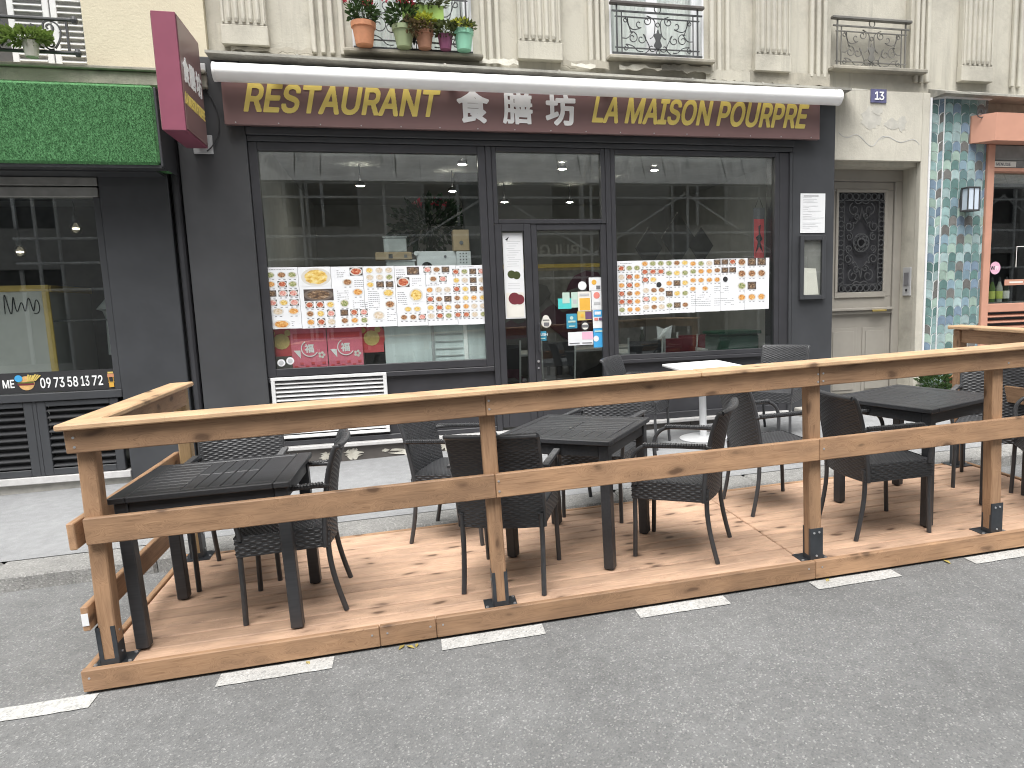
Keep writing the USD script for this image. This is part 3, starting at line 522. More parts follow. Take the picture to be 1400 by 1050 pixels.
# ------------------------------------------------------------------ building across the street (seen only in the shop glass)
ob = Thing('opposite_building', 'grey stone building across the street, reflected in the shop windows', 'building', loc=(2, -8, 0))
YO = -8.2
for k in range(-5, 10): ob.part('wall', box(k * 4.0 - 0.9, k * 4.0 + 0.9, YO - 0.4, YO, -1, 14), 'opposite_stone')
for k in range(-5, 9):
    x = k * 4.0 + 2
    for z0, z1 in ((-1, 0.4), (3.0, 4.1), (6.2, 7.2), (9.2, 14)): ob.part('wall', box(x - 1.1, x + 1.1, YO - 0.4, YO - 0.05, z0, z1), 'opposite_stone')
    for z0, z1 in ((0.4, 3.0), (4.1, 6.2), (7.2, 9.2)):
        w = ob.part('window', cat([box(x - 1.1, x - 1.02, YO - 0.3, YO - 0.22, z0, z1), box(x + 1.02, x + 1.1, YO - 0.3, YO - 0.22, z0, z1), box(x - .04, x + .04, YO - 0.3, YO - 0.22, z0, z1)]), 'window_white')
        ob.part('pane', box(x - 1.1, x + 1.1, YO - 0.34, YO - 0.32, z0, z1), 'frame_black', parent=w)
sf = Thing('scaffold', 'steel tube scaffold with sheeted canopy across the street, reflected in the glass', 'scaffold', loc=(0, -6.2, 0))
for i, x in enumerate((-8.5, -5.4, -2.3, -0.2, 2.8, 5.6, 8.6, 11.6, 14.6, 17.6, 20.6, 23.6)):
    for y in (-6.0, -7.2): sf.part('standard', tube([(x, y, -0.3), (x, y, 6.4)], 0.04, 8), 'scaffold_steel')
for z in (2.35, 3.0, 3.6, 4.62, 5.0):
    for y in (-6.0,): sf.part('ledger', tube([(-9, y, z), (26, y, z + 0.03)], 0.035, 8), 'scaffold_steel')
for i in range(9): sf.part('brace', tube([(-0.2 + i * 2.9, -6.05, 3.0 + (i % 2) * 1.8), (2.8 + i * 2.9, -6.05, 4.8 - (i % 2) * 1.8)], 0.028, 6), 'scaffold_steel')
n = 190; V = []; F = []
for i in range(n + 1):
    x = -9 + 35 * i / n; V += [(x, -5.7, 5.0), (x, -6.4 + 0.06 * (i % 2), 6.3)]
    if i: F += [[2 * i - 2, 2 * i, 2 * i + 1], [2 * i - 2, 2 * i + 1, 2 * i - 1]]
sf.part('canopy_sheet', (np.array(V), np.array(F)), 'tarp')
for i in range(54): sf.part('canopy_rib', tube([(-8.8 + i * .64, -5.74, 5.03), (-8.8 + i * .64, -6.36, 6.25)], .022, 5), 'iron')
bgs = Thing('opposite_sign', 'dark shop sign across the street with pale letters, mirrored in the door glass', 'sign', loc=(4.7, -8.1, 3.1))
bgs.part('board', box(2.0, 7.4, YO + 0.001, YO + 0.08, 2.95, 3.7), 'interior_dark'); bgs.part('trim', box(2.0, 7.4, YO + 0.02, YO + 0.10, 2.68, 2.80), 'hoarding_yellow')
v, f = wall_text('BULGOGI', 0, 3.12, 0.36, 0, 0.02)
bgs.part('lettering', (np.stack([5.75 - v[:, 0], YO + 0.082 - v[:, 1], v[:, 2]], -1), f), 'ivory' if 'ivory' in MAT else 'sticker_ivory')

# ------------------------------------------------------------------ restaurant shopfront
rs = Thing('restaurant_shopfront', 'charcoal painted restaurant shopfront with glazed door and two big windows', 'shopfront', loc=(1.5, 7.1, 0.3))
Y0 = 7.0
rs.part('pier', box(-1.785, -1.225, 6.975, 7.5, 0.05, 3.86, 0.006), 'charcoal_light', label='wide charcoal pier left of the windows')
rs.part('pier', box(4.205, 4.718, 6.985, 7.5, 0.15, 3.80, 0.006), 'charcoal', label='charcoal pier with the menu box, right of the windows')
rs.part('fascia', box(-1.222, 4.203, 6.93, 7.5, 3.285, 3.80), 'charcoal')
rs.part('lintel', cat([box(-1.222, 4.203, 6.955, 7.3, 3.215, 3.284, 0.004), box(-1.222, 4.203, 6.985, 7.3, 3.165, 3.213, 0.004)]), 'charcoal')
rs.part('corner_post', box(4.06, 4.20, 7.0, 7.3, 0.36, 3.163, 0.008), 'frame_black'); rs.part('corner_post', box(4.17, 4.2, 6.975, 6.999, 0.34, 3.16, 0.004), 'charcoal')
def frame(name, x0, x1, z0, z1, w, y=7.0, d=0.07, wb=None):
    wb = wb or w
    p = rs.part(name, cat([box(x0, x0 + w, y, y + d, z0, z1, 0.004), box(x1 - w, x1, y, y + d, z0, z1, 0.004), box(x0 + w, x1 - w, y + 0.002, y + d, z0, z0 + wb, 0.004), box(x0 + w, x1 - w, y + 0.002, y + d, z1 - w, z1, 0.004)]), 'frame_black')
    rs.part('glass_pane', box(x0 + w, x1 - w, y + d * 0.55, y + d * 0.55 + 0.006, z0 + wb, z1 - w), 'shop_glass', parent=p); return p
frame('window', -1.222, 0.905, 1.035, 3.163, 0.075)
frame('window', 2.165, 4.058, 1.03, 3.163, 0.05)
rs.part('mullion', box(0.907, 0.962, 6.99, 7.09, 0.37, 3.163, 0.006), 'frame_black'); rs.part('mullion', box(2.112, 2.163, 6.99, 7.09, 0.37, 3.163, 0.006), 'frame_black')
frame('transom_window', 0.964, 2.11, 2.43, 3.163, 0.045)
frame('side_light', 0.964, 1.325, 0.40, 2.428, 0.068, wb=0.32)
rdoor = frame('door', 1.328, 2.11, 0.40, 2.428, 0.06, y=7.01, wb=0.30)
rs.part('door_lock', cat([disc(1.356, 7.008, 1.06, 0.014, 10, 0.01), disc(1.356, 7.008, 0.99, 0.010, 10, 0.006)]), 'zinc_bolt', parent=rdoor)
rs.part('door_pull', cat([box(1.362, 1.380, 6.96, 6.975, 1.15, 1.45, 0.006), box(1.364, 1.378, 6.975, 7.01, 1.17, 1.19), box(1.364, 1.378, 6.975, 7.01, 1.41, 1.43)]), 'frame_black', parent=rdoor)
bl = rs.part('bulkhead', cat([box(-1.222, 0.905, 7.03, 7.3, 0.372, 1.033), box(-1.222, 0.905, 6.995, 7.03, 0.985, 1.032, 0.005), box(-1.222, 0.905, 6.995, 7.03, 0.372, 0.42, 0.005)]), 'frame_black')
rs.part('bulkhead', cat([box(2.165, 4.058, 7.03, 7.3, 0.36, 1.028), box(2.165, 4.058, 6.99, 7.03, 0.99, 1.03, 0.005), box(2.165, 4.058, 7.0, 7.03, 0.36, 0.44, 0.005)]), 'frame_black')
vg = rs.part('vent_grille', cat([box(-1.20, -0.15, 6.985, 7.028, 1.0, 1.03, 0.003), box(-1.20, -0.15, 6.985, 7.028, 0.445, 0.475, 0.003), box(-1.20, -1.165, 6.985, 7.028, 0.475, 1.0, 0.003), box(-0.185, -0.15, 6.985, 7.028, 0.475, 1.0, 0.003)]), 'vent_metal')
for k in range(13):
    z = 0.50 + k * 0.0395; rs.part('vent_slat', tf(box(-1.165, -0.185, -0.018, 0.018, -0.003, 0.003), M4((0, 7.008, z)) @ rotm(0.7, (1, 0, 0))), 'vent_metal', parent=vg)
rs.part('plinth_ledge', box(-1.224, 4.20, 6.93, 7.03, 0.335, 0.371, 0.006), 'ledge_white')
for k in range(9):
    x = -1.224 + k * 0.603; x1 = min(x + 0.598, 4.2)
    rs.part('plinth_tile', box(x, x1, 6.962, 7.0, 0.05, 0.334, 0.003), 'tile_dark_plinth')
for i, (x0, x1, za, zb, sd_) in enumerate([(-1.18, -0.93, .19, .31, 1), (-0.82, -0.68, .20, .30, 2), (-0.6, -0.42, .21, .32, 3), (-0.16, 0.26, .20, .30, 4), (-0.25, -0.17, .25, .29, 5), (0.3, 0.45, .22, .33, 6)]):
    r = random.Random(sd_ + 20); cx, cz = (x0 + x1) / 2, (za + zb) / 2
    poly = Polygon([(cx + (x1 - x0) / 2 * math.cos(t) * (0.35 + 0.85 * r.random()), cz + (zb - za) / 2 * math.sin(t) * (0.4 + 0.8 * r.random())) for t in np.linspace(0, 2 * math.pi, 46)[:-1]]).buffer(0)
    rs.part('broken_plaster', xz(poly, 6.956, 6.962), 'flaked_plaster')
rs.part('door_step', box(0.96, 2.12, 6.80, 7.0, 0.10, 0.30, 0.01), 'concrete'); rs.part('door_step', box(4.25, 4.72, 6.78, 6.984, 0.2, 0.40, 0.01), 'concrete')
# rooms behind the glass
rs.part('room_floor', box(-1.2, 4.7, 7.3, 12.0, 0.28, 0.30), 'interior_dark'); rs.part('room_ceiling', box(-1.2, 4.7, 7.3, 12.0, 3.30, 3.33), 'interior_wall')
rs.part('room_wall', box(-1.25, -1.2, 7.3, 12.0, 0.3, 3.3), 'interior_wall'); rs.part('room_wall', box(4.7, 4.75, 7.3, 12.0, 0.3, 3.3), 'interior_wall'); rs.part('room_wall', box(-1.2, 4.7, 12.0, 12.05, 0.3, 3.3), 'interior_wall')
rs.part('ceiling_beam', box(-1.2, 4.7, 7.30, 7.50, 3.15, 3.30), 'interior_wall')
col = rs.part('column', cat([box(0.72, 0.90, 7.45, 7.63, 0.3, 2.96), ]), 'interior_dark')
rs.part('capital', (lambda m: (m[0], m[1]))(tf(lathe([(0.13, 0), (0.13, 0.05), (0.24, 0.26), (0.24, 0.32), (0, 0.32)], 4), M4((0.81, 7.54, 2.66), math.pi / 4))), 'interior_dark', parent=col)
# mural on the back wall
mu = rs.part('mural', box(0.4, 3.4, 9.46, 9.49, 0.3, 2.12), 'mural_grey')
r = random.Random(5)
for k in range(9):
    a = r.random() * 6; cx, cz = 1.0 + 2.0 * r.random(), 0.6 + 1.2 * r.random(); rr = 0.2 + 0.3 * r.random()
    rs.part('mural_shape', xz(Polygon([(cx + rr * (1 + .3 * math.sin(3 * t + a)) * math.cos(t), cz + rr * (0.8 + .3 * math.cos(2 * t + a)) * math.sin(t)) for t in np.linspace(0, 2 * math.pi, 22)[:-1]]).buffer(0).intersection(sbox(.42, .32, 3.38, 2.10)), 9.445 - 0.002 * k, 9.455), ['mural_purple', 'interior_dark', 'mural_grey'][k % 3], parent=mu)
rs.part('mural_band', box(0.4, 3.4, 9.45, 9.49, 2.122, 2.17), 'sticker_mustard', parent=mu)
# spot lamps in the ceiling
for i, (x, y) in enumerate([(-0.34, 8.7), (0.78, 8.0), (0.74, 9.0), (2.0, 8.4), (3.2, 8.5), (1.52, 9.9), (2.45, 9.9), (2.86, 9.3)]):
    l = Thing('ceiling_spot', ['small round ceiling spot glowing yellow near the left end of the left window', 'small ceiling spot beside the dark column, left window', 'small ceiling spot just below the column-side lamp, left window', 'small yellow ceiling spot in the middle of the transom window', 'small white ceiling spot in the right window', 'small ceiling spot low in the transom, left of two', 'small ceiling spot low in the transom, right of two', 'small ceiling spot at the left edge of the right window'][i], 'ceiling lamp', loc=(x, y, 3.3), group='ceiling spots in the restaurant')
    zc = [3.06, 3.18, 3.05, 3.22, 3.24, 3.05, 3.05, 3.08][i]
    l.part('stem', tube([(x, y, zc + .03), (x, y, 3.3)], 0.008, 6), 'frame_black'); l.part('shade', lathe([(0.02, .05), (0.05, .035), (0.055, .0)], 12, (x, y, zc)), 'interior_dark'); l.part('bulb', lathe([(0, -.012), (0.035, -0.004), (0.042, .012), (0, .014)], 12, (x, y, zc)), 'lamp_glow')
# goods in the window
def boxthing(name, label, c, b, m, rz=0.0, extra=None, tilt=0.0):
    t = Thing(name, label, c, loc=((b[0] + b[1]) / 2, (b[2] + b[3]) / 2, b[4]), rz=rz, local=True)
    w, d, h = (b[1] - b[0]) / 2, (b[3] - b[2]) / 2, b[5] - b[4]
    t.part('body', box(-w, w, -d, d, 0, h, 0.005), m)
    for e in extra or []: t.part(*e)
    return t
boxthing('display_shelf', 'dark shelf unit behind the left menu carrying boxes', 'shelf', (-0.35, 0.85, 7.22, 7.52, 1.02, 2.02), 'interior_dark', extra=[('top', box(-0.6, 0.6, -0.16, 0.16, 1.0, 1.02), 'interior_dark')])
boxthing('cardboard_box', 'flat long cardboard box under the clear tub in the left window', 'box', (-0.19, 0.16, 7.24, 7.42, 2.115, 2.19), 'cardboard', 0.04, [('print', box(-.05, -.01, -.0905, -.0925, .015, .055), 'print_black'), ('print', box(.10, .13, -.0905, -.0925, .02, .05), 'print_grey')])
boxthing('plastic_tub', 'clear plastic tub on the flat cardboard box in the left window', 'tub', (-0.10, 0.12, 7.26, 7.42, 2.192, 2.33), 'clear_tub', -0.03, [('lid', box(-.118, .118, -.088, .088, .138, .150, .003), 'clear_tub')])
boxthing('framed_tray', 'grey framed tray standing above the left menu', 'tray', (-0.09, 0.19, 7.26, 7.30, 2.042, 2.112), 'clear_tub', 0, [('rim', box(-.15, .15, -.024, -.019, .06, .072), 'paper')])
boxthing('white_appliance', 'white appliance with round black opening above the left menu', 'appliance', (0.21, 0.60, 7.25, 7.5, 1.95, 2.195), 'paper', 0, [('opening', disc(-.10, -.128, 0.085, .055, 18, .003), 'print_black'), ('badge', disc(.085, -.128, 0.19, .014, 12, .002), 'print_grey'), ('lamp', disc(-.20, -.128, .225, .022, 12, .01), 'paper')])
boxthing('tan_carton', 'upright tan carton beside the dark column', 'box', (0.575, 0.735, 7.22, 7.40, 2.192, 2.40), 'cardboard', 0, [('seal', disc(0, -.093, .08, .02, 12, .002), 'print_grey')])
boxthing('white_carton', 'white carton with rows of print under the tan carton', 'box', (0.60, 0.745, 7.22, 7.40, 1.97, 2.188), 'paper', 0, [('print', cat([box(x, x + .012, -.0925, -.0905, z, z + .012) for x in (-.04, -.01, .02) for z in (.10, .13, .16, .19)]), 'print_grey')])
fz = Thing('display_fridge', 'frosted glass fridge front low in the left window', 'fridge', loc=(0.33, 7.3, 1.0))
fz.part('body', box(-0.15, 0.84, 7.115, 7.20, 1.04, 1.47, 0.006), 'frost'); fz.part('divider', box(0.30, 0.33, 7.10, 7.114, 1.04, 1.47, 0.004), 'grey_metal'); fz.part('divider', box(0.62, 0.66, 7.10, 7.114, 1.04, 1.47, 0.004), 'white_plastic')
for k in range(5): fz.part('slat', box(0.34, 0.61, 7.109, 7.114, 1.08 + k * .07, 1.092 + k * .07), 'clear_tub')
GL = json.loads(r'''{"食":[[[[1,67],[1,72],[3,74],[16,78],[40,92],[49,100],[57,111],[63,111],[69,108],[71,106],[71,100],[84,90],[99,82],[119,76],[121,74],[121,70],[113,60],[98,63],[98,40],[107,34],[109,29],[93,16],[109,5],[109,-1],[102,-8],[97,-8],[84,2],[69,10],[68,3],[66,1],[23,-8],[18,1],[18,5],[22,10],[22,61],[20,62],[9,58]],[[39,43],[80,42],[81,44],[40,45]],[[40,62],[40,60],[81,61],[80,62]],[[75,26],[77,25],[78,26],[76,27]],[[67,81],[70,77],[73,77],[69,82]],[[39,13],[46,13],[57,16],[49,21],[49,27],[40,27]]]],"膳":[[[[1,-2],[6,16],[9,40],[9,104],[44,105],[45,95],[57,95],[54,105],[58,108],[66,109],[74,95],[85,95],[93,110],[104,107],[105,101],[102,95],[115,94],[115,84],[114,82],[109,81],[111,79],[111,71],[109,68],[116,66],[116,55],[109,54],[105,46],[117,44],[117,33],[110,30],[111,-6],[97,-7],[95,-3],[64,-3],[63,-7],[61,-8],[51,-8],[49,-6],[48,31],[45,30],[45,2],[41,-4],[36,-6],[21,-6],[19,3],[17,3],[14,-6],[9,-7]],[[63,11],[95,10],[96,17],[64,18]],[[87,46],[91,45],[93,54],[87,54]],[[66,53],[69,45],[72,45],[72,54]],[[45,46],[54,45],[51,54],[45,54]],[[45,68],[50,68],[48,71],[49,82],[45,81]],[[18,9],[31,8],[31,34],[22,34]],[[23,78],[31,77],[31,91],[23,91]],[[31,62],[23,63],[23,48],[31,48]]]],"坊":[[[[0,21],[1,26],[15,30],[18,33],[18,63],[4,64],[2,67],[2,77],[5,80],[18,80],[18,107],[20,109],[32,109],[34,107],[35,80],[40,80],[40,87],[44,90],[73,90],[69,107],[73,110],[78,111],[85,110],[91,90],[116,90],[119,88],[119,75],[117,73],[77,72],[77,62],[109,62],[113,59],[109,6],[106,-1],[102,-5],[98,-7],[87,-8],[74,-7],[69,5],[72,10],[90,9],[92,10],[95,33],[94,45],[76,45],[75,34],[68,16],[60,5],[48,-6],[45,-8],[40,-8],[32,-1],[32,4],[49,19],[57,34],[60,48],[59,73],[49,73],[49,66],[46,63],[34,62],[34,38],[36,38],[42,41],[49,41],[52,30],[49,25],[7,9],[3,11]]]],"福":[[[[-2,35],[0,40],[10,46],[19,55],[30,71],[29,72],[3,73],[3,86],[5,88],[19,89],[12,101],[12,105],[14,107],[25,110],[32,100],[36,88],[46,88],[51,84],[53,89],[47,89],[45,91],[45,102],[48,105],[114,105],[117,103],[117,91],[115,89],[110,88],[110,54],[116,51],[116,-6],[114,-8],[101,-8],[99,-3],[63,-3],[61,-8],[59,-9],[47,-8],[46,29],[43,30],[37,36],[36,-6],[34,-8],[21,-8],[19,-6],[19,31],[9,24],[5,24]],[[88,14],[99,13],[100,16],[98,18],[89,18]],[[89,37],[89,33],[100,34],[98,38]],[[68,69],[93,68],[94,73],[69,74]],[[62,14],[72,13],[72,18],[62,18]],[[63,38],[62,33],[72,33],[72,38]],[[40,58],[46,51],[48,53],[53,53],[52,76]]]]}''')
def glyph(ch, x, z, h, y, depth=0.003, w=None):
    s = h / 120.0; sx_ = (w or h) / 120.0; out = []
    from shapely import union_all
    return xz(union_all([Polygon([(x + a * sx_, z + b * s) for a, b in p[0]], [[(x + a * sx_, z + b * s) for a, b in q] for q in p[1:]]).buffer(0) for p in GL[ch]]), y - depth, y)
for i, (x0, lab) in enumerate(((-1.01, 'pink festive bag sheet with a white character, left of the pair'), (-0.68, 'pink festive bag sheet with a white character, right of the pair'))):
    t = Thing('festive_sheet', lab, 'festive sheet', loc=(x0 + .16, 7.1, 1.08), group='festive sheets under the left menu')
    t.part('sheet', box(x0, x0 + 0.322, 7.098, 7.102, 1.075, 1.50), 'festive_pink'); t.part('character', glyph('福', x0 + .12, 1.25, .085, 7.097, .001), 'white_letter')
    g = spiral(x0 + .165, 1.285, .075, .075, 120, 330, 18); t.part('crescent', wire(g, 7.096, .006, 4), 'white_letter')
    t.part('triangle', xz(Polygon([(x0 + .02, 1.27), (x0 + .08, 1.27), (x0 + .08, 1.19)]), 7.095, 7.097), 'white_letter')
    for q in range(5): t.part('petal', disc(x0 + .27 + .022 * math.cos(q * 1.257), 7.097, 1.22 + .022 * math.sin(q * 1.257), .013, 8, .001), 'sticker_ivory')
    t.part('pattern', cat([box(x0 + .02 + .05 * k, x0 + .05 + .05 * k, 7.095, 7.097, 1.10 + .03 * (k % 2), 1.125 + .03 * (k % 2)) for k in range(6)]), 'festive_red'); t.part('band', box(x0 + .02, x0 + .30, 7.0955, 7.097, 1.38, 1.43), 'festive_red')
for x0, lab in ((-1.185, 'red and gold paper fan decoration left of the pink sheets'), (-0.36, 'red and gold paper fan decoration right of the pink sheets')):
    t = Thing('paper_decoration', lab, 'decoration', loc=(x0 + .1, 7.12, 1.2), group='red and gold decorations in the window')
    t.part('lobed_card', xz(Point(x0 + .09, 1.38).buffer(.13).union(sbox(x0 - .02, 1.22, x0 + .2, 1.38)), 7.118, 7.123), 'festive_red'); t.part('gold_pattern', xz(Point(x0 + .09, 1.36).buffer(.075, 3), 7.115, 7.117), 'festive_gold'); t.part('gold_pattern', xz(Point(x0 + .15, 1.44).buffer(.03, 2).union(Point(x0 + .01, 1.44).buffer(.03, 2)), 7.115, 7.117), 'festive_gold')
for x, lab in ((-1.10, 'round white sticker low in the left window, left of two'), (-1.02, 'round white sticker low in the left window, right of two')):
    t = Thing('window_sticker', lab, 'sticker', loc=(x, 7.03, 1.15)); t.part('disc', disc(x, 7.036, 1.165 if x < -1.05 else 1.18, .035, 18, .001), 'paper'); t.part('print', disc(x, 7.0345, 1.165 if x < -1.05 else 1.18, .022, 12, .0008), 'print_pale')
# seating inside, dimly seen
for i, (x, y) in enumerate(((1.35, 8.6), (3.0, 8.0), (2.6, 9.0))):
    t = Thing('dining_table', ['dark dining table inside behind the glass door', 'dark dining table behind the right window', 'dark dining table deep in the restaurant'][i], 'table', loc=(x, y, 0.3)); t.part('table_top', box(x - .55, x + .55, y - .35, y + .35, 1.02, 1.05, .004), 'interior_wall')
    for s in (-1, 1):
        for q in (-1, 1): t.part('leg', box(x + s * .5 - .02, x + s * .5 + .02, y + q * .3 - .02, y + q * .3 + .02, .3, 1.02), 'frame_black')
for i, (x, y, m) in enumerate(((1.1, 8.0, 'frame_black'), (1.75, 8.05, 'frame_black'), (2.62, 7.55, 'frame_black'), (3.12, 7.75, 'chair_red'), (3.5, 8.3, 'chair_red'))):
    t = Thing('dining_chair', ['black metal dining chair inside, left of the door stickers', 'black metal dining chair inside under the door stickers', 'black dining chair with pale back posts behind the right window', 'red dining chair behind the right window, nearer', 'red dining chair behind the right window, farther'][i], 'chair', loc=(x, y, .3))
    t.part('seat', box(x - .2, x + .2, y - .2, y + .2, .74, .78, .01), m); t.part('backrest', box(x - .19, x + .19, y - .22, y - .2, .92, 1.2, .006), m)
    for s in (-1, 1): t.part('post', tube([(x + s * .19, y - .21, .3), (x + s * .19, y - .21, .8), (x + s * .2, y - .25, 1.24)], .011, 6), 'scaffold_steel'); t.part('leg', tube([(x + s * .18, y + .19, .3), (x + s * .18, y + .19, .75)], .011, 6), 'scaffold_steel')
t = Thing('tissue_box', 'grey tissue dispenser with a paper tuft on the table behind the right window', 'tissue box', loc=(2.95, 7.6, 1.06)); t.part('body', box(2.84, 3.06, 7.55, 7.68, 1.06, 1.20, .006), 'roller_grey'); t.part('tissue', (np.array([(2.87, 7.6, 1.2), (3.03, 7.6, 1.2), (3.05, 7.59, 1.35), (2.96, 7.62, 1.31), (2.86, 7.6, 1.345)]), np.array([[0, 1, 2], [0, 2, 3], [0, 3, 4]])), 'paper')
t = Thing('sauce_bottle', 'dark sauce bottle on the table behind the right window', 'bottle', loc=(2.72, 7.7, 1.06)); t.part('bottle', lathe([(0, 0), (.028, 0), (.03, .16), (.014, .21), (.014, .25), (0, .25)], 12, (2.72, 7.7, 1.06)), 'bottle_dark'); t.part('cap', lathe([(0, .25), (.016, .25), (.016, .28), (0, .28)], 10, (2.72, 7.7, 1.06)), 'grey_metal')
t = Thing('green_bin', 'dark green plastic bin with lid behind the right window', 'bin', loc=(3.75, 7.5, .6)); t.part('body', box(3.52, 4.02, 7.35, 7.75, .35, 1.22, .02), 'bin_green'); t.part('lid', box(3.50, 4.04, 7.33, 7.77, 1.222, 1.26, .015), 'bin_green')
t = Thing('hanging_scroll', 'red hanging scroll with a black brush character, right end of the right window', 'scroll', loc=(4.0, 7.28, 2.1)); t.part('cloth', box(3.90, 4.04, 7.278, 7.282, 2.02, 2.62), 'print_grey'); t.part('panel', box(3.91, 4.03, 7.274, 7.277, 2.05, 2.5), 'festive_red'); t.part('brush_mark', xz(Polygon([(3.96, 2.42), (3.99, 2.44), (3.98, 2.35), (4.01, 2.28), (3.985, 2.25), (4.02, 2.13), (3.97, 2.2), (3.925, 2.12), (3.955, 2.25), (3.93, 2.3), (3.965, 2.33)]), 7.271, 7.2735), 'print_black'); t.part('cord', tube([(3.92, 7.28, 2.62), (3.97, 7.28, 2.74), (4.02, 7.28, 2.62)], .003, 4), 'print_black')
for i, (x, z, rr) in enumerate(((3.15, 2.30, .26), (3.55, 2.42, .33), (3.87, 2.32, .24))):
    single('wall_ornament', xz(Polygon([(x - rr * .7, z), (x, z + rr), (x + rr * .7, z), (x, z - rr)]), 8.6, 8.62), 'interior_dark', ['small dark diamond ornament above the right menu, left of three', 'tall dark diamond ornament above the right menu, middle of three', 'dark diamond ornament above the right menu, right of three'][i], 'ornament', 'dark diamond ornaments in the restaurant')
def leaves(n, fn, size, seed):
    r = random.Random(seed); V = []; F = []
    for k in range(n):
        p, d = fn(r); L = size * (0.6 + 0.8 * r.random()); d = np.array(d, float) + 1e-6; d /= np.linalg.norm(d)
        a = np.cross(d, [r.random() - .5, r.random() - .5, r.random() - .5]); a /= np.linalg.norm(a) + 1e-9; nrm = np.cross(d, a); b = len(V)
        V += [p, np.array(p) + d * L * .5 + a * L * .28 + nrm * L * .08, np.array(p) + d * L, np.array(p) + d * L * .5 - a * L * .28 + nrm * L * .08]; F += [[b, b + 1, b + 2], [b, b + 2, b + 3]]
    return np.array(V), np.array(F)
def ball(c, rx, ry, rz):
    def fn(r):
        v = np.array([r.gauss(0, 1), r.gauss(0, 1), r.gauss(0, 1)]); v /= np.linalg.norm(v); q = r.random() ** .4
        return np.array(c) + v * np.array([rx, ry, rz]) * q, v + [0, -.2, .25]
    return fn
t = Thing('indoor_plant', 'tall feathery green plant behind the boxes in the left window', 'plant', loc=(0.38, 7.75, 1.0)); t.part('pot', lathe([(0, 0), (.11, 0), (.14, .24), (.12, .24), (0, .2)], 14, (0.38, 7.75, 1.95)), 'interior_dark')
t.part('fronds', cat([tube(smoothpath([(0.38, 7.75, 2.15), (0.38 + .16 * math.cos(a), 7.75 + .08 * math.sin(a), 2.42 + .1 * (k % 3)), (0.38 + (.30 + .05 * (k % 4)) * math.cos(a), 7.75 + .15 * math.sin(a), 2.5 + .13 * (k % 3) - .06 * (k % 5))], 4), .006, 4) for k, a in enumerate(np.linspace(0, 6.1, 17))]), 'leaf_dark'); t.part('leaves', leaves(420, ball((0.38, 7.75, 2.52), .40, .18, .26), .09, 3), 'leaf_dark', kind='stuff')
t.part('flower', leaves(18, ball((0.25, 7.72, 2.70), .05, .03, .04), .05, 4), 'petal_red'); t.part('flower', leaves(18, ball((0.50, 7.72, 2.73), .05, .03, .05), .05, 5), 'petal_red')

# ------------------------------------------------------------------ signs and awning of the restaurant
def bolder(v, f, grow, depth):
    from shapely import union_all
    t = v[f]; n = np.cross(t[:, 1] - t[:, 0], t[:, 2] - t[:, 0]); up = n[:, 2] > 1e-12
    u = union_all([Polygon(q[:, :2]).buffer(1e-5) for q in t[up]]).buffer(grow, join_style=2).simplify(.0006)
    m = cat([(np.array(k.vertices), np.array(k.faces)) for k in [trimesh.creation.extrude_polygon(g, depth, engine='earcut') for g in getattr(u, 'geoms', [u])]])
    return m[0], m[1]
fs = Thing('fascia_sign', 'burgundy restaurant fascia sign with yellow and white lettering', 'sign', loc=(1.55, 6.9, 3.27))
fs.part('panel', tf(box(-1.37, 4.455, -0.02, 0.03, 0.0, 0.46, 0.004), M4((0, 6.895, 3.275))), 'burgundy_sign')
for s_, x0, x1 in (('RESTAURANT', -1.224, 0.50), ('LA MAISON POURPRE', 1.933, 4.322)):
    h = 0.226; v, f = text(s_, h, 0.006, True); W0 = v[:, 0].max()
    zz = 3.394 if x0 < 0 else 3.390
    v0 = 0.0; k = (x1 - x0 - 0.23 * h) / W0
    for i, ch in enumerate(s_):
        pre = text(s_[:i + 1], h, 0.006, True)[0][:, 0].max() if ch != ' ' else 0
        if ch == ' ': continue
        vv, ff = text(ch, h, 0.006, True); vv = vv.copy(); wch = vv[:, 0].max()
        vv[:, 0] += pre - wch
        vv[:, 0] = vv[:, 0] * k + 0.23 * vv[:, 1]
        vv, ff = bolder(vv, ff, .003, .004)
        fs.part('letter', (np.stack([vv[:, 0] + x0, 6.874 - vv[:, 2], vv[:, 1] + zz], -1), ff), 'yellow_letter')
for ch, x in (('食', 0.645), ('膳', 1.07), ('坊', 1.49)): fs.part('character', glyph(ch, x, 3.363, 0.31, 6.8745, .006, .30), 'white_letter')
for k in range(17): fs.part('screw', disc(-1.28 + k * .352, 6.8745, 3.293, .006, 8, .003), 'zinc_bolt')
aw = Thing('rolled_awning', 'white cylindrical rolled awning cassette above the fascia sign', 'awning', loc=(1.6, 6.75, 3.667))
n = 26; g = np.linspace(0, 2 * np.pi, 25)[:-1]
prof = [(0.0765 * math.cos(a) * (1.0 if math.sin(a) > -.3 else .93), 0.0765 * math.sin(a)) for a in g]
def xprism(prof, x0, x1, y, z):
    m = len(prof); V = [(x0, y + a, z + b) for a, b in prof] + [(x1, y + a, z + b) for a, b in prof] + [(x0, y, z), (x1, y, z)]; F = []
    for i in range(m):
        j = (i + 1) % m; F += [[i, m + i, m + j], [i, m + j, j], [2 * m, i, j], [2 * m + 1, m + j, m + i]]
    return np.array(V), np.array(F)
aw.part('roller', xprism(prof, -1.375, 4.565, 6.745, 3.667), 'white_plastic', smooth=40)
for x0, x1 in ((-1.395, -1.376), (4.566, 4.592)): aw.part('end_cap', xprism([(a * 1.03, b * 1.03) for a, b in prof], x0, x1, 6.745, 3.667), 'white_plastic', smooth=40)
for x in (-0.9, 0.6, 2.1, 3.6): aw.part('bracket', box(x - .04, x + .04, 6.80, 6.93, 3.68, 3.74, .004), 'grey_metal')
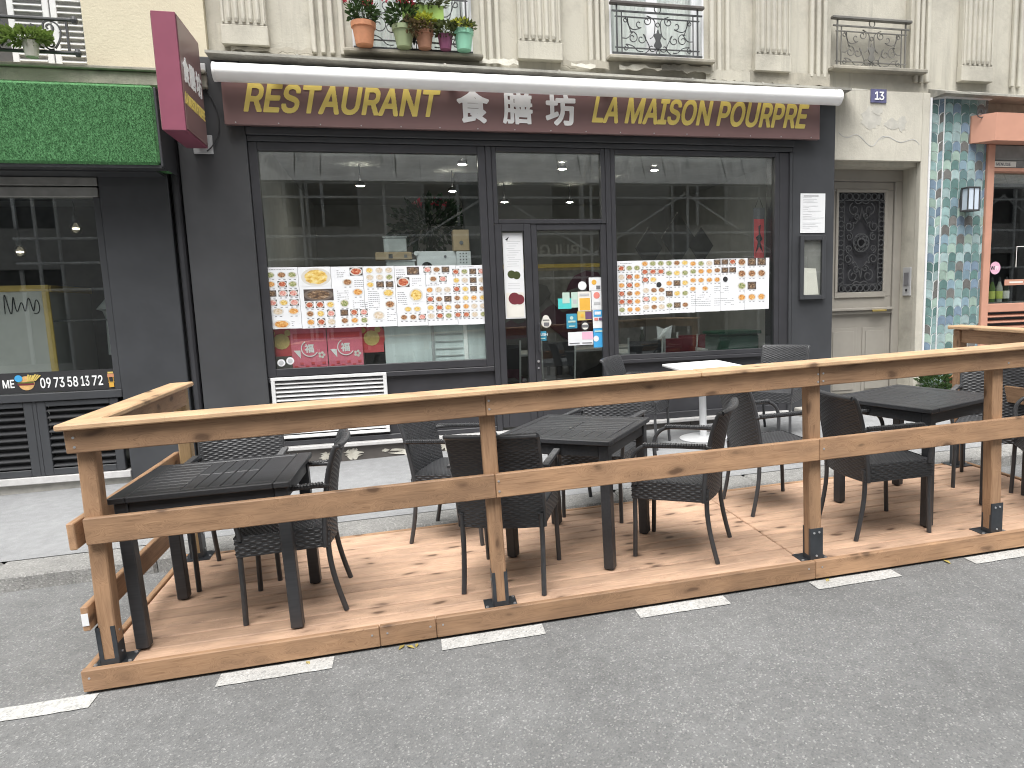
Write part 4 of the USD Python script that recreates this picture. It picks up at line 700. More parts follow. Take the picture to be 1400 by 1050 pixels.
# projecting sign
ps = Thing('projecting_sign', 'burgundy projecting box sign hung at right angles left of the awning', 'sign', loc=(-1.60, 6.5, 3.3))
X0_, X1_ = -1.685, -1.515
prism = [(6.20, 3.10), (6.20, 3.935), (6.26, 3.96), (6.83, 3.72), (6.83, 3.05), (6.72, 3.03)]
ps_V = []
def yz_prism(poly, x0, x1):
    m = len(poly); V = [(x0, a, b) for a, b in poly] + [(x1, a, b) for a, b in poly]; F = []
    for i in range(1, m - 1): F += [[0, i, i + 1], [m, m + i + 1, m + i]]
    for i in range(m):
        j = (i + 1) % m; F += [[i, m + i, m + j], [i, m + j, j]]
    return np.array(V), np.array(F)
ps.part('box', box(X0_, X1_, 6.20, 6.84, 3.06, 3.93, .004), 'burgundy_side')
ps.part('face', box(X1_ + .001, X1_ + .006, 6.215, 6.825, 3.075, 3.915, .002), 'burgundy_sign'); ps.part('face', box(X0_ - .006, X0_ - .001, 6.215, 6.825, 3.075, 3.915, .002), 'burgundy_sign')
def onface(m, x, ysc=1.0):               # text laid in x,z -> the +x face of the sign, reading along +y
    v = np.asarray(m[0]); return np.stack([x - v[:, 1], v[:, 0] * ysc, v[:, 2]], -1), m[1]
for ch, y in (('食', 6.25), ('膳', 6.43), ('坊', 6.62)): ps.part('character', onface(glyph(ch, y, 3.455, .20, 0.0, .003, .165), X1_ + .0065), 'white_letter')
v, f = wall_text('LA MAISON POURPRE', 6.235, 3.275, .085, 0.0, .003, True, width=.57, shear=.15); ps.part('lettering', onface((v, f), X1_ + .0065), 'yellow_letter')
for z in (3.12, 3.72): ps.part('bracket', cat([box(-1.62, -1.56, 6.84, 6.975, z - .02, z + .02, .004), box(-1.66, -1.50, 6.958, 6.974, z - .08, z + .08, .004)]), 'grey_metal')
ps.part('cable', tube(smoothpath([(-1.53, 6.95, 3.60), (-1.44, 6.965, 3.40), (-1.45, 6.96, 3.2), (-1.55, 6.95, 3.06)], 6), .005, 5), 'print_black')

# ------------------------------------------------------------------ menus in the windows
UVQ = np.array([(0, 0), (1, 0), (1, 1), (0, 1)], float)
def pic(t, x, z, w, h, m, y, parent=None):
    V = np.array([(x - w / 2, y, z - h / 2), (x + w / 2, y, z - h / 2), (x + w / 2, y, z + h / 2), (x - w / 2, y, z + h / 2)])
    V = np.vstack([V, V + [0, .0012, 0]]); F = np.array([[0, 1, 2], [0, 2, 3], [4, 6, 5], [4, 7, 6], [0, 4, 5], [0, 5, 1], [1, 5, 6], [1, 6, 2], [2, 6, 7], [2, 7, 3], [3, 7, 4], [3, 4, 0]])
    t.part('dish_picture', (V, F), m, uv=np.vstack([UVQ, UVQ]))
DM = ['dish_red', 'dish_brown', 'dish_orange', 'dish_green', 'dish_yellow', 'dish_dark', 'dish_pale', 'dish_pink']
def menu(label, x0, x1, z0, z1, sheets, spec, txt, sx_, sz_, ox, oz, seed, skew):
    t = Thing('menu_poster', label, 'menu', loc=((x0 + x1) / 2, 7.03, z0))
    r = random.Random(seed); wS = (x1 - x0) / sheets; ys = 7.0325
    for k in range(sheets): t.part('sheet', box(x0 + k * wS + .0015, x0 + (k + 1) * wS - .0015, ys, ys + .002, z0 + skew * k, z1 + skew * k * .5), 'poster_white')
    X = lambda px: x0 + (px - ox) * sx_
    Z = lambda pz, px: z1 + skew * .5 * sheets * ((px - ox) * sx_ / (x1 - x0)) - (pz - oz) * sz_
    for g in spec:
        xs, zs, w, h, ms = g
        for px in xs:
            for pz in zs:
                pic(t, X(px), Z(pz, px), w * sx_ * .94, h * sz_ * .94, r.choice(ms), ys - .0014)
                if w < 70:
                    q = Z(pz, px) - h * sz_ * .5 - .012; t.part('caption', cat([box(X(px) - .030, X(px) - .012, ys - .0008, ys, q - .003, q + .003), box(X(px) + .012, X(px) + .032, ys - .0008, ys, q - .003, q + .003)]), 'print_grey')
    ls = []
    for px, pz, w, n_, st in txt:
        for k in range(n_):
            z = Z(pz + k * st, px); x = X(px); e = X(px + w)
            while x < e:
                d = .006 + .014 * r.random(); ls.append(box(x, min(x + d, e), ys - .0008, ys, z - .0022, z + .0022)); x += d + .005 + (.05 if r.random() < .12 else 0)
    t.part('printed_text', cat(ls), 'print_grey', kind='stuff')
    return t
A = DM
spec1 = [([80, 138, 192], [448, 497, 546, 596], 50, 36, A), ([105, 185], [643], 62, 40, A), ([118], [712], 95, 50, ['dish_orange']), ([315], [462], 165, 104, ['dish_yellow']), ([322], [558], 165, 66, ['dish_dark']), ([270, 325, 380], [612, 660, 706], 46, 38, A),
         ([528], [435], 72, 46, ['dish_red']), ([478], [492], 58, 40, ['dish_brown']), ([530], [547], 62, 42, ['dish_orange']), ([455], [607], 52, 46, ['dish_green']), ([450, 503, 555], [658, 702], 44, 36, A), ([600, 653, 705], [430, 468, 508], 44, 34, A),
         ([695], [555], 66, 46, ['dish_yellow']), ([700], [618], 60, 46, ['dish_brown']), ([635], [678], 66, 50, ['dish_pale']), ([838], [435], 72, 46, ['dish_dark']), ([780], [497], 74, 56, ['dish_red']), ([848], [570], 82, 78, ['dish_yellow']), ([798, 850], [648], 46, 32, A), ([773, 824, 875], [693], 44, 34, A),
         ([918, 970, 1020], [430], 46, 34, A), ([948, 1003], [482], 46, 34, ['dish_brown', 'dish_pink']), ([925, 975, 1025], [543, 595, 643, 690], 44, 34, A), ([1078, 1127, 1175, 1225], [443, 492, 541, 592, 640, 687], 42, 33, A)]
txt1 = [(55, 420, 150, 1, 8), (425, 430, 45, 4, 11), (515, 485, 50, 4, 11), (420, 540, 60, 6, 11), (500, 595, 80, 5, 11), (585, 545, 60, 10, 11), (745, 430, 48, 4, 12), (830, 480, 50, 4, 12), (745, 555, 50, 6, 11), (680, 665, 50, 5, 11), (770, 620, 90, 1, 8), (905, 516, 90, 1, 8), (1100, 417, 80, 1, 8), (1110, 665, 40, 1, 8), (170, 700, 40, 3, 10)]
menu('long white photo menu of dishes across the left window', -1.180, 0.858, 1.482, 2.050, 7, spec1, txt1, 2.038 / 1195, .568 / 330, 52, 408, 3, -0.004)
spec2 = [([595, 637, 678], [418, 466, 512, 558, 603, 647], 38, 32, ['dish_green', 'dish_red', 'dish_pale', 'dish_orange', 'dish_brown']), ([720, 763, 806], [396, 441], 40, 32, ['dish_red', 'dish_green', 'dish_orange']), ([722, 764], [485], 40, 32, A), ([724, 767, 808], [544, 592, 638], 40, 32, A), ([850, 893, 937], [396, 452, 508, 566, 632], 40, 33, ['dish_green', 'dish_dark', 'dish_orange', 'dish_brown', 'dish_yellow']),
         ([982, 1026, 1072], [402, 446], 40, 32, ['dish_green', 'dish_pale', 'dish_orange']), ([982, 1026, 1072, 1116], [496], 40, 32, ['dish_green', 'dish_orange']), ([980, 1048], [544], 40, 30, A), ([1117, 1160, 1204], [397, 443], 41, 32, ['dish_brown', 'dish_red', 'dish_dark']), ([1256, 1314, 1370], [400, 466], 52, 46, ['dish_dark', 'dish_brown']), ([1256, 1314], [536], 52, 46, ['dish_dark', 'dish_green']), ([1256, 1314, 1370], [602], 50, 42, ['dish_pale', 'dish_brown', 'dish_orange'])]
txt2 = [(590, 392, 60, 1, 8), (990, 376, 50, 1, 8), (1110, 376, 60, 1, 8), (970, 580, 110, 6, 12), (1100, 535, 80, 4, 12), (1100, 605, 110, 4, 12), (780, 515, 30, 2, 10), (1255, 370, 80, 1, 8)]
m2 = menu('white photo menu of dishes across the right window above the white table', 2.217, 3.962, 1.492, 2.052, 6, spec2, txt2, 1.745 / 845, .560 / 300, 570, 378, 8, 0.003)
for x, z in ((2.68, 1.80), (3.44, 1.84)): m2.part('badge', disc(x, 7.031, z, .028, 16, .001), 'print_black')
# notice strip in the side light, papers on the right pier
t = Thing('notice', 'tall white notice strip with drawings in the narrow pane left of the door', 'notice', loc=(1.14, 7.03, 1.5)); t.part('sheet', box(1.045, 1.245, 7.034, 7.036, 1.50, 2.345), 'paper'); t.part('picture', box(1.055, 1.235, 7.0325, 7.0335, 1.51, 1.76), 'sticker_ivory'); t.part('picture', xz(Point(1.14, 1.70).buffer(.06, 4).union(Point(1.19, 1.69).buffer(.05, 4)), 7.031, 7.032), 'chair_red'); t.part('picture', xz(Point(1.12, 1.94).buffer(.04, 3).union(Point(1.17, 1.93).buffer(.04, 3)), 7.0325, 7.0335), 'leaf_olive'); t.part('emblem', xz(Polygon([(1.07, 2.28), (1.11, 2.31), (1.09, 2.27)]), 7.0325, 7.0335), 'print_black')
t.part('printed_text', cat([box(1.08 + .01 * (k % 3), 1.22 - .02 * (k % 4), 7.0332, 7.034, 2.26 - .022 * k, 2.264 - .022 * k) for k in range(11)] + [box(1.08, 1.2, 7.0332, 7.034, z, z + .003) for z in (2.02, 1.85, 1.83, 1.80, 1.6, 1.57, 1.54)]), 'print_pale', kind='stuff')
t = Thing('notice', 'white typed notice pinned on the charcoal pier above the menu box', 'notice', loc=(4.45, 6.98, 2.3)); t.part('sheet', box(4.302, 4.603, 6.981, 6.984, 2.315, 2.735), 'paper'); rr = random.Random(3)
t.part('printed_text', cat([box(4.33, 4.33 + .06 + .2 * rr.random(), 6.980, 6.981, 2.69 - .018 * k, 2.6935 - .018 * k) for k in range(20) if k % 5 != 4]), 'print_pale', kind='stuff'); t.part('heading', box(4.34, 4.52, 6.9795, 6.981, 2.705, 2.712), 'print_grey')
mb = Thing('menu_box', 'black glazed menu box with a leaning pale card on the charcoal pier', 'menu box', loc=(4.44, 6.97, 1.6)); mb.part('frame', cat([box(4.29, 4.335, 6.945, 6.984, 1.595, 2.285, .004), box(4.555, 4.60, 6.945, 6.984, 1.595, 2.285, .004), box(4.335, 4.555, 6.945, 6.984, 1.595, 1.64, .004), box(4.335, 4.555, 6.945, 6.984, 2.235, 2.285, .004)]), 'charcoal'); mb.part('backing', box(4.335, 4.555, 6.978, 6.984, 1.64, 2.235), 'roller_grey'); mb.part('card', (lambda m: m)(xz(Polygon([(4.34, 1.645), (4.53, 1.645), (4.49, 1.93), (4.345, 1.94)]), 6.965, 6.969)), 'sticker_ivory'); mb.part('glass', box(4.335, 4.555, 6.952, 6.955, 1.64, 2.235), 'clear_glass')
# stickers on the door glass
def sticker(label, parts):
    t = Thing('door_sticker', label, 'sticker', loc=(parts[0][1], 7.05, parts[0][2]), group='stickers on the glass door')
    for i, p in enumerate(parts):
        y = 7.046 - .0012 * i
        if p[0] == 'b': t.part('patch', box(p[1], p[3], y - .001, y, p[2], p[4]), p[5])
        elif p[0] == 'd': t.part('patch', disc(p[1], y, p[2], p[3], 18, .001), p[5])
        else: t.part('lettering', wall_text(p[3], p[1], p[2], p[4], y, .001, True), p[5])
S_ = 'sticker_'
DX = lambda px: 1.371 + (px - 318) * (2.062 - 1.371) / (800 - 318)      # zoom of the door in the photograph
DZ = lambda pz: 2.345 - (pz - 95) * (2.345 - 1.17) / (925 - 95) - 0.0
def rb(a, b, c, d, m): return ('b', DX(a), DZ(d), DX(c), DZ(b), m)
def rd(a, b, r, m): return ('d', DX(a), DZ(b), r, 0, m)
sticker('round white sticker above the amber sticker on the door', [rd(652, 473, .045, 'paper'), rd(652, 473, .034, 'white_letter')])
sticker('white square sticker with an orange spark at the top right of the door', [rb(702, 415, 795, 510, 'paper'), rd(740, 450, .026, S_ + 'amber'), rb(755, 475, 785, 500, 'print_grey')])
sticker('turquoise sticker with a white hand shape on the door', [rb(470, 560, 568, 635, S_ + 'aqua'), rb(503, 518, 556, 595, S_ + 'pale_green')])
sticker('pale green sticker with a grey code square on the door', [rb(568, 517, 616, 628, S_ + 'pale_green'), rb(580, 570, 606, 600, 'print_pale')])
sticker('amber square sticker in a pale frame on the door', [rb(617, 515, 714, 658, S_ + 'ivory'), rb(628, 562, 706, 650, S_ + 'amber'), rb(630, 530, 700, 545, 'print_pale')])
sticker('white strip sticker with a coral disc at the right of the door', [rb(718, 512, 798, 650, 'paper'), rd(757, 545, .034, S_ + 'coral'), rb(735, 592, 782, 612, 'print_pale')])
sticker('yellow and violet sticker below the amber square', [rb(610, 656, 716, 722, S_ + 'mustard'), rb(668, 660, 716, 716, S_ + 'violet'), rd(645, 688, .018, S_ + 'amber')])
sticker('dark teal sticker in the middle of the door', [rb(528, 672, 606, 778, S_ + 'teal_blue'), rd(566, 702, .018, S_ + 'pale_green'), rb(540, 722, 594, 735, S_ + 'pale_green'), rb(545, 758, 590, 766, S_ + 'pale_green')])
sticker('small round dark badge sticker below the yellow sticker', [rd(665, 765, .046, 'print_black'), rd(665, 765, .036, S_ + 'ivory'), rb(640, 755, 690, 775, 'print_grey')])
sticker('blue and white card sticker at the right edge of the door', [rb(724, 648, 803, 785, 'paper'), rb(730, 652, 795, 700, S_ + 'sky_blue'), rb(738, 662, 785, 685, 'paper'), rb(735, 708, 762, 726, S_ + 'coral'), rb(768, 708, 792, 726, S_ + 'violet')])
sticker('bright blue sticker with a white star lowest at the right of the door', [rb(726, 783, 806, 925, S_ + 'sky_blue'), rd(745, 860, .03, 'paper'), rb(735, 800, 795, 812, S_ + 'pale_green')])
sticker('long white sticker with pink end low on the door', [rb(536, 805, 722, 902, 'paper'), rb(640, 808, 722, 862, S_ + 'pink'), rb(545, 884, 620, 890, 'print_grey'), rb(640, 884, 715, 890, 'print_grey')])
sticker('pale pink gourd shaped sticker at the left of the door', [rd(380, 728, .052, S_ + 'ivory'), rd(378, 700, .035, S_ + 'ivory'), rb(355, 708, 402, 714, 'print_black'), rb(362, 728, 400, 752, 'print_grey')])
sticker('small teal push sticker low at the left of the door', [rb(316, 790, 377, 858, S_ + 'teal_blue'), ('t', DX(320), DZ(823), 'PUSH', .026, 'white_letter'), rb(326, 838, 368, 846, S_ + 'pale_green')])

# ------------------------------------------------------------------ takeaway shopfront on the left
ls_ = Thing('takeaway_shopfront', 'dark charcoal takeaway shopfront with big window and louvred doors, left edge', 'shopfront', loc=(-3.4, 7.1, 0.2))
ls_.part('pier', box(-2.445, -1.90, 6.99, 7.5, 0.0, 3.55, 0.006), 'charcoal', label='dark pier between the takeaway window and the restaurant')
ls_.part('pipe', tube([(-1.842, 7.03, 0.05), (-1.842, 7.03, 3.5)], 0.036, 10), 'frame_black'); ls_.part('gap', box(-1.90, -1.786, 7.08, 7.3, 0.0, 3.6), 'dark_void')
ls_.part('soffit', box(-6, -1.91, 6.75, 7.3, 2.84, 2.86), 'charcoal'); ls_.part('head', box(-6, -2.447, 7.10, 7.3, 2.68, 2.84), 'charcoal')
rh = ls_.part('roller_housing', cat([box(-6, -2.452, 6.985, 7.10, 2.765, 2.835, .004), box(-6, -2.456, 6.992, 7.10, 2.672, 2.755, .006)]), 'roller_grey')
ls_.part('jamb', box(-2.50, -2.446, 7.0, 7.1, 0.95, 2.67, .004), 'charcoal'); ls_.part('window_sill', box(-6, -2.446, 6.985, 7.3, 0.93, 1.0, .005), 'charcoal')
ls_.part('glass_pane', box(-6, -2.501, 7.045, 7.05, 1.0, 2.67), 'shop_glass')
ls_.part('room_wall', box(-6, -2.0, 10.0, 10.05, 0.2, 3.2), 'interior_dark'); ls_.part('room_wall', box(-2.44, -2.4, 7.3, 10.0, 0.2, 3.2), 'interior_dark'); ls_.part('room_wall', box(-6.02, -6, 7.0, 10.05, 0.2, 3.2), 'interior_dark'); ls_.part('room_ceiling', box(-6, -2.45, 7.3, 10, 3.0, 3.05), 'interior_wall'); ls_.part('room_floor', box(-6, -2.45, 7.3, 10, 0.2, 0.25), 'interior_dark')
for x0, x1 in ((-4.2, -3.16), (-3.13, -2.49)):
    ld = ls_.part('louvre_door', cat([box(x0, x0 + .07, 7.0, 7.05, .265, .925, .004), box(x1 - .07, x1, 7.0, 7.05, .265, .925, .004), box(x0 + .07, x1 - .07, 7.0, 7.05, .265, .325, .004), box(x0 + .07, x1 - .07, 7.0, 7.05, .88, .925, .004)]), 'charcoal')
    ls_.part('door_backing', box(x0 + .07, x1 - .07, 7.056, 7.06, .325, .88), 'dark_void', parent=ld)
    for k in range(9):
        z = .355 + k * .062; ls_.part('louvre_slat', tf(box(x0 + .07, x1 - .07, -.03, .03, -.006, .006, .003), M4((0, 7.03, z)) @ rotm(0.55, (1, 0, 0))), 'charcoal_light', parent=ld)
ls_.part('post', box(-3.158, -3.132, 7.002, 7.06, .265, .925), 'charcoal'); ls_.part('plinth', box(-6, -2.447, 7.01, 7.3, .05, .20), 'concrete'); ls_.part('plinth_strip', box(-6, -2.447, 6.975, 7.1, .20, .262, .005), 'ledge_white')
bn = Thing('phone_banner', 'black banner with a white phone number and food pictures under the takeaway window', 'banner', loc=(-3.3, 7.04, 1.0))
bn.part('banner', box(-5.2, -2.505, 7.036, 7.041, 1.005, 1.185), 'print_black'); yb = 7.0345
bn.part('lettering', wall_text('ME', -3.375, 1.058, .068, yb, .0015, True, width=.088), 'white_letter')
for s_, x, w in (('09', -3.075, .12), ('73', -2.93, .115), ('58', -2.79, .115), ('13', -2.66, .08), ('72', -2.565, .0)):
    pass
xs = [(-3.09, '09'), (-2.985, '73'), (-2.88, '58'), (-2.775, '13'), (-2.685, '72')]
for x, s_ in xs: bn.part('number', wall_text(s_, x, 1.045, .085, yb, .0015, True, width=.082 if s_ != '13' else .066), 'white_letter')
bn.part('burger_picture', disc(-3.195, yb, 1.092, .062, 18, .001), 'bread'); bn.part('burger_picture', xz(sbox(-3.262, 1.075, -3.138, 1.09), yb - .003, yb - .0015), 'chair_red'); bn.part('burger_picture', xz(sbox(-3.262, 1.092, -3.138, 1.102), yb - .003, yb - .0015), 'leaf_bright'); bn.part('burger_picture', xz(Point(-3.25, 1.135).buffer(.03, 4), yb - .004, yb - .003), 'sticker_sky_blue')
bn.part('fries', cat([xz(Polygon([(-3.19 + k * .012, 1.11), (-3.18 + k * .012, 1.11), (-3.165 + k * .018, 1.165 - .004 * (k % 3)), (-3.178 + k * .018, 1.167 - .004 * (k % 3))]), yb - .005, yb - .004) for k in range(6)]), 'sticker_mustard')
bn.part('stall_picture', cat([xz(sbox(-2.555, 1.02, -2.517, 1.06), yb - .002, yb), xz(sbox(-2.56, 1.062, -2.512, 1.068), yb - .002, yb), xz(sbox(-2.555, 1.068, -2.551, 1.11), yb - .002, yb), xz(sbox(-2.52, 1.068, -2.516, 1.11), yb - .002, yb)]), 'sticker_amber'); bn.part('stall_picture', xz(sbox(-2.562, 1.11, -2.51, 1.14), yb - .002, yb), 'terracotta'); bn.part('stall_picture', xz(sbox(-2.558, 1.143, -2.514, 1.158), yb - .002, yb), 'sticker_mustard')
for i, (x, zt, zb, lab) in enumerate(((-3.23, 2.66, 2.24, 'large round filament bulb on a long cord, left of two'), (-2.77, 2.68, 2.44, 'large round filament bulb on a short cord, right of two'))):
    t = Thing('pendant_bulb', lab, 'pendant lamp', loc=(x, 7.3, 2.9), group='pendant bulbs in the takeaway window')
    t.part('cord', tube([(x, 7.3, 3.0), (x, 7.3, zb + .11)], .005, 5), 'print_black'); t.part('socket', lathe([(0, .115), (.02, .115), (.026, .07), (.02, .05)], 12, (x, 7.3, zb)), 'iron'); t.part('bulb', lathe([(.02, .05), (.04, .035), (.052, 0), (.042, -.034), (.015, -.05), (0, -.052)], 16, (x, 7.3, zb)), 'bulb_glass', smooth=True); t.part('filament', lathe([(0, -.012), (.028, -.006), (.030, .004), (0, .010)], 10, (x, 7.3, zb)), 'filament')
t = Thing('white_crate', 'tall white panelled crate with yellow edges and black scribbles inside the takeaway window', 'crate', loc=(-3.4, 7.8, .6))
cp = [(-4.2, 7.5), (-3.15, 7.5), (-3.18, 8.2), (-4.2, 8.2)]
t.part('body', box(-4.3, -3.13, 7.5, 8.4, .5, 1.93, .004), 'hoarding_white'); t.part('edge_strip', cat([box(-4.3, -3.125, 7.485, 7.499, 1.90, 1.955, .003), box(-3.185, -3.125, 7.485, 7.499, .6, 1.899, .003)]), 'hoarding_yellow'); t.part('edge_strip', box(-3.129, -3.11, 7.50, 8.4, 1.89, 1.95, .003), 'hoarding_yellow')
t.part('scribble', wire(smoothpath([(-3.50, 1.70), (-3.48, 1.84), (-3.45, 1.70), (-3.42, 1.85), (-3.40, 1.72), (-3.36, 1.80), (-3.34, 1.72), (-3.30, 1.84), (-3.27, 1.72), (-3.24, 1.82), (-3.22, 1.74), (-3.27, 1.70)], 8), 7.497, .004, 4), 'print_black')
t = Thing('folded_parasol', 'pale folded cloth hanging behind the right edge of the takeaway window', 'cloth', loc=(-2.7, 7.7, 1.3)); t.part('cloth', lathe([(.16, 0), (.15, .35), (.17, .42), (.22, .44), (.12, .56), (0, .60)], 14, (-2.62, 7.75, 1.28)), 'clear_tub', smooth=40); t.part('rail', tube([(-3.1, 7.45, 1.62), (-2.5, 7.45, 1.62)], .008, 6), 'iron')
ga = Thing('turf_awning', 'box awning covered in green artificial turf over the takeaway shop', 'awning', loc=(-3.5, 6.8, 3.2))
ga.part('box', box(-6, -1.835, 6.60, 7.04, 2.875, 3.50, .02), 'turf_base'); ga.part('end_panel', box(-1.834, -1.815, 6.61, 7.04, 2.86, 3.49, .004), 'charcoal'); ga.part('under_trim', box(-6, -1.82, 6.62, 6.74, 2.85, 2.874), 'charcoal')
r = random.Random(9); V = []; F = []
for k in range(20000):
    if r.random() < .88: x, y, z = -3.35 + 1.50 * r.random(), 6.599, 2.872 + .63 * r.random(); d = (r.gauss(0, .35), -1.0, -.55 + r.gauss(0, .3))
    else: x, y, z = -3.35 + 1.50 * r.random(), 6.60 + .2 * r.random(), 3.50; d = (r.gauss(0, .4), -.3, 1)
    d = np.array(d) / np.linalg.norm(d) * (.005 + .004 * r.random()); a = np.array([.0022, 0, .0005]); b = len(V); p = np.array([x, y, z]); V += [p - a, p + a, p + d]; F.append([b, b + 1, b + 2])
ga.part('turf_blades', (np.array(V), np.array(F)), 'turf', kind='stuff')
t = Thing('hanging_plant', 'yellow green trailing plant in a clear pot on the left balcony', 'plant', loc=(-2.95, 6.8, 3.75)); t.part('pot', lathe([(0, 0), (.045, 0), (.06, .12), (.055, .12), (0, .1)], 14, (-2.74, 6.79, 3.735)), 'pot_clear')
t.part('leaves', leaves(480, ball((-2.78, 6.78, 3.885), .20, .07, .055), .045, 8), 'leaf_bright', kind='stuff'); t.part('leaves', leaves(420, ball((-3.15, 6.79, 3.90), .28, .07, .06), .045, 12), 'leaf_bright', kind='stuff')

# ------------------------------------------------------------------ orange shopfront with scale-tiled pier on the right
os_ = Thing('orange_shopfront', 'salmon orange shopfront with a teal fish-scale tiled pier, right edge', 'shopfront', loc=(7, 7.1, 0.3))
tp = os_.part('tile_pier', yz_prism([(0, 0)] * 3, 0, 1) if False else (lambda poly: (np.array([(x, y, z) for z in (0.2, 3.80) for x, y in poly]), np.vstack([[[i, (i + 1) % 5, 5 + (i + 1) % 5] for i in range(5)], [[i, 5 + (i + 1) % 5, 5 + i] for i in range(5)], [[5, 6, 7], [5, 7, 8], [5, 8, 9]]])))([(5.985, 7.10), (6.112, 7.004), (6.70, 7.004), (6.70, 7.4), (5.985, 7.4)]), 'grout')
TW, TH = .108, .1035
def scale_tile(cx, z0, x0, x1, zmin, zmax):
    """Arched top, the same arch cut out of the bottom by the tile below; narrow white joints."""
    R_ = TW / 2 - .0042; dx = np.array([-1, -.97, -.88, -.72, -.5, -.25, 0, .25, .5, .72, .88, .97, 1]) * R_
    f = np.sqrt(np.clip(1 - (dx / (TW / 2)) ** 2, 0, 1)) * TW * .52
    up = [(cx + a, z0 + TH + b - .0036) for a, b in zip(dx, f)]; lo = [(cx + a, z0 + b + .0036) for a, b in zip(dx, f)]
    return Polygon(lo + up[::-1]).buffer(0).intersection(sbox(x0, zmin, x1, zmax))
rt = random.Random(21); names = [f'tile_glaze_{c}' for c in 'abcdefghi']
k = 0
for row in range(35):
    z0 = 0.165 + row * TH; off = .006 * (row % 3)
    for c in range(-1, 6):                                       # front face
        cx = 6.170 + c * TW + off
        p = scale_tile(cx, z0, 6.116, 6.695, .21, 3.78)
        if p.is_empty or p.area < 4e-4: continue
        d_ = .004 + .0015 * rt.random(); k += 1
        if k <= 210: os_.part('scale_tile', xz(p, 7.003 - d_, 7.003), rt.choice(names), parent=tp)
        else: os_.part('scale_tile', xz(p, 7.003 - d_, 7.003), rt.choice(names), parent=tp)
ang = math.atan2(.096, -.127)                                    # splayed side face, from (5.985, 7.10) to (6.112, 7.004)
dirs = np.array([.127, -.096]) / math.hypot(.127, .096); nrm = np.array([-dirs[1] * -1, 0]); nn = np.array([dirs[1], -dirs[0]])
for row in range(35):
    z0 = 0.165 + row * TH; off = .006 * (row % 3)
    for c in range(-1, 3):
        p = scale_tile(.045 + c * TW + off, z0, .004, .155, .21, 3.78)
        if p.is_empty or p.area < 4e-4: continue
        v, f = xz(p, -.0045, 0.0)
        w = np.stack([5.985 + v[:, 0] * dirs[0] - v[:, 1] * -1 * nn[0] * -1, 7.10 + v[:, 0] * dirs[1] - v[:, 1] * -1 * nn[1] * -1, v[:, 2]], -1)
        w = np.stack([5.985 + v[:, 0] * dirs[0] + (-v[:, 1]) * nn[0], 7.10 + v[:, 0] * dirs[1] + (-v[:, 1]) * nn[1], v[:, 2]], -1)
        os_.part('scale_tile', (w, f), rt.choice(names), parent=tp)
os_.part('corner_trim', box(5.963, 5.986, 7.04, 7.12, .2, 3.80, .003), 'window_white'); os_.part('corner_trim', box(6.104, 6.114, 6.992, 7.003, .2, 3.79, .002), 'window_white')
os_.part('top_trim', (np.array([(5.96, 7.10, 3.785), (6.10, 6.97, 3.785), (6.72, 6.97, 3.785), (6.72, 7.11, 3.785), (5.96, 7.13, 3.785)] + [(5.96, 7.10, 3.81), (6.10, 6.97, 3.81), (6.72, 6.97, 3.81), (6.72, 7.11, 3.81), (5.96, 7.13, 3.81)]), np.vstack([[[i, (i + 1) % 5, 5 + (i + 1) % 5] for i in range(5)], [[i, 5 + (i + 1) % 5, 5 + i] for i in range(5)], [[5, 6, 7], [5, 7, 8], [5, 8, 9], [0, 2, 1], [0, 3, 2], [0, 4, 3]]])), 'window_white')
os_.part('sign_box', (lambda pl: (np.array([(x, y, z) for z in (3.30, 3.60) for x, y in pl]), np.vstack([[[i, (i + 1) % 5, 5 + (i + 1) % 5] for i in range(5)], [[i, 5 + (i + 1) % 5, 5 + i] for i in range(5)], [[5, 6, 7], [5, 7, 8], [5, 8, 9], [0, 2, 1], [0, 3, 2], [0, 4, 3]]])))([(6.46, 6.98), (6.62, 6.80), (9.6, 6.80), (9.6, 7.0), (6.46, 7.0)]), 'orange_paint')
os_.part('wall', box(6.705, 9.6, 7.125, 7.5, 2.95, 3.84), 'limestone_dirty')
os_.part('sign_bracket', wire(spiral(6.50, 3.62, .02, .07, 0, 380, 14), 6.9, .006, 4), 'iron')
os_.part('frame', box(6.703, 6.80, 6.97, 7.2, .2, 3.298, .006), 'orange_paint'); os_.part('frame', box(6.80, 9.6, 7.0, 7.2, 1.37, 1.47, .006), 'orange_paint'); os_.part('bulkhead', box(6.80, 9.6, 7.06, 7.2, .2, 1.37), 'frame_black')
os_.part('frame', box(6.80, 9.6, 6.99, 7.2, 3.0, 3.04, .004), 'orange_paint')
lp = os_.part('louvre_panel', box(6.80, 9.6, 7.0, 7.055, .2, .95, .005), 'orange_paint')
for q in range(6): os_.part('louvre_slat', tf(box(6.80, 9.6, -.03, .03, -.006, .006, .003), M4((0, 7.03, .985 + q * .068)) @ rotm(.5, (1, 0, 0))), 'orange_paint', parent=lp)
os_.part('shutter_housing', cat([box(6.80, 9.6, 7.0, 7.1, 3.13, 3.296, .006), box(6.80, 9.6, 7.012, 7.1, 3.042, 3.128, .004)]), 'roller_grey')
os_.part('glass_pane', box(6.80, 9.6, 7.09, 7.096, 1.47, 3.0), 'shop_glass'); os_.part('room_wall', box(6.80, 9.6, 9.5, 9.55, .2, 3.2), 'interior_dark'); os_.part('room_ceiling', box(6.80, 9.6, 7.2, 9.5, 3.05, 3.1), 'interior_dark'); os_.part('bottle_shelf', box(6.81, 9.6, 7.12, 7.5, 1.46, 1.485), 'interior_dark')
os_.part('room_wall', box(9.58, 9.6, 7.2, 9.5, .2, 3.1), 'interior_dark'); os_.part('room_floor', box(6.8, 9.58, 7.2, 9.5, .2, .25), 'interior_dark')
os_.part('room_wall', box(6.78, 6.80, 7.2, 9.5, .2, 3.1), 'interior_dark')
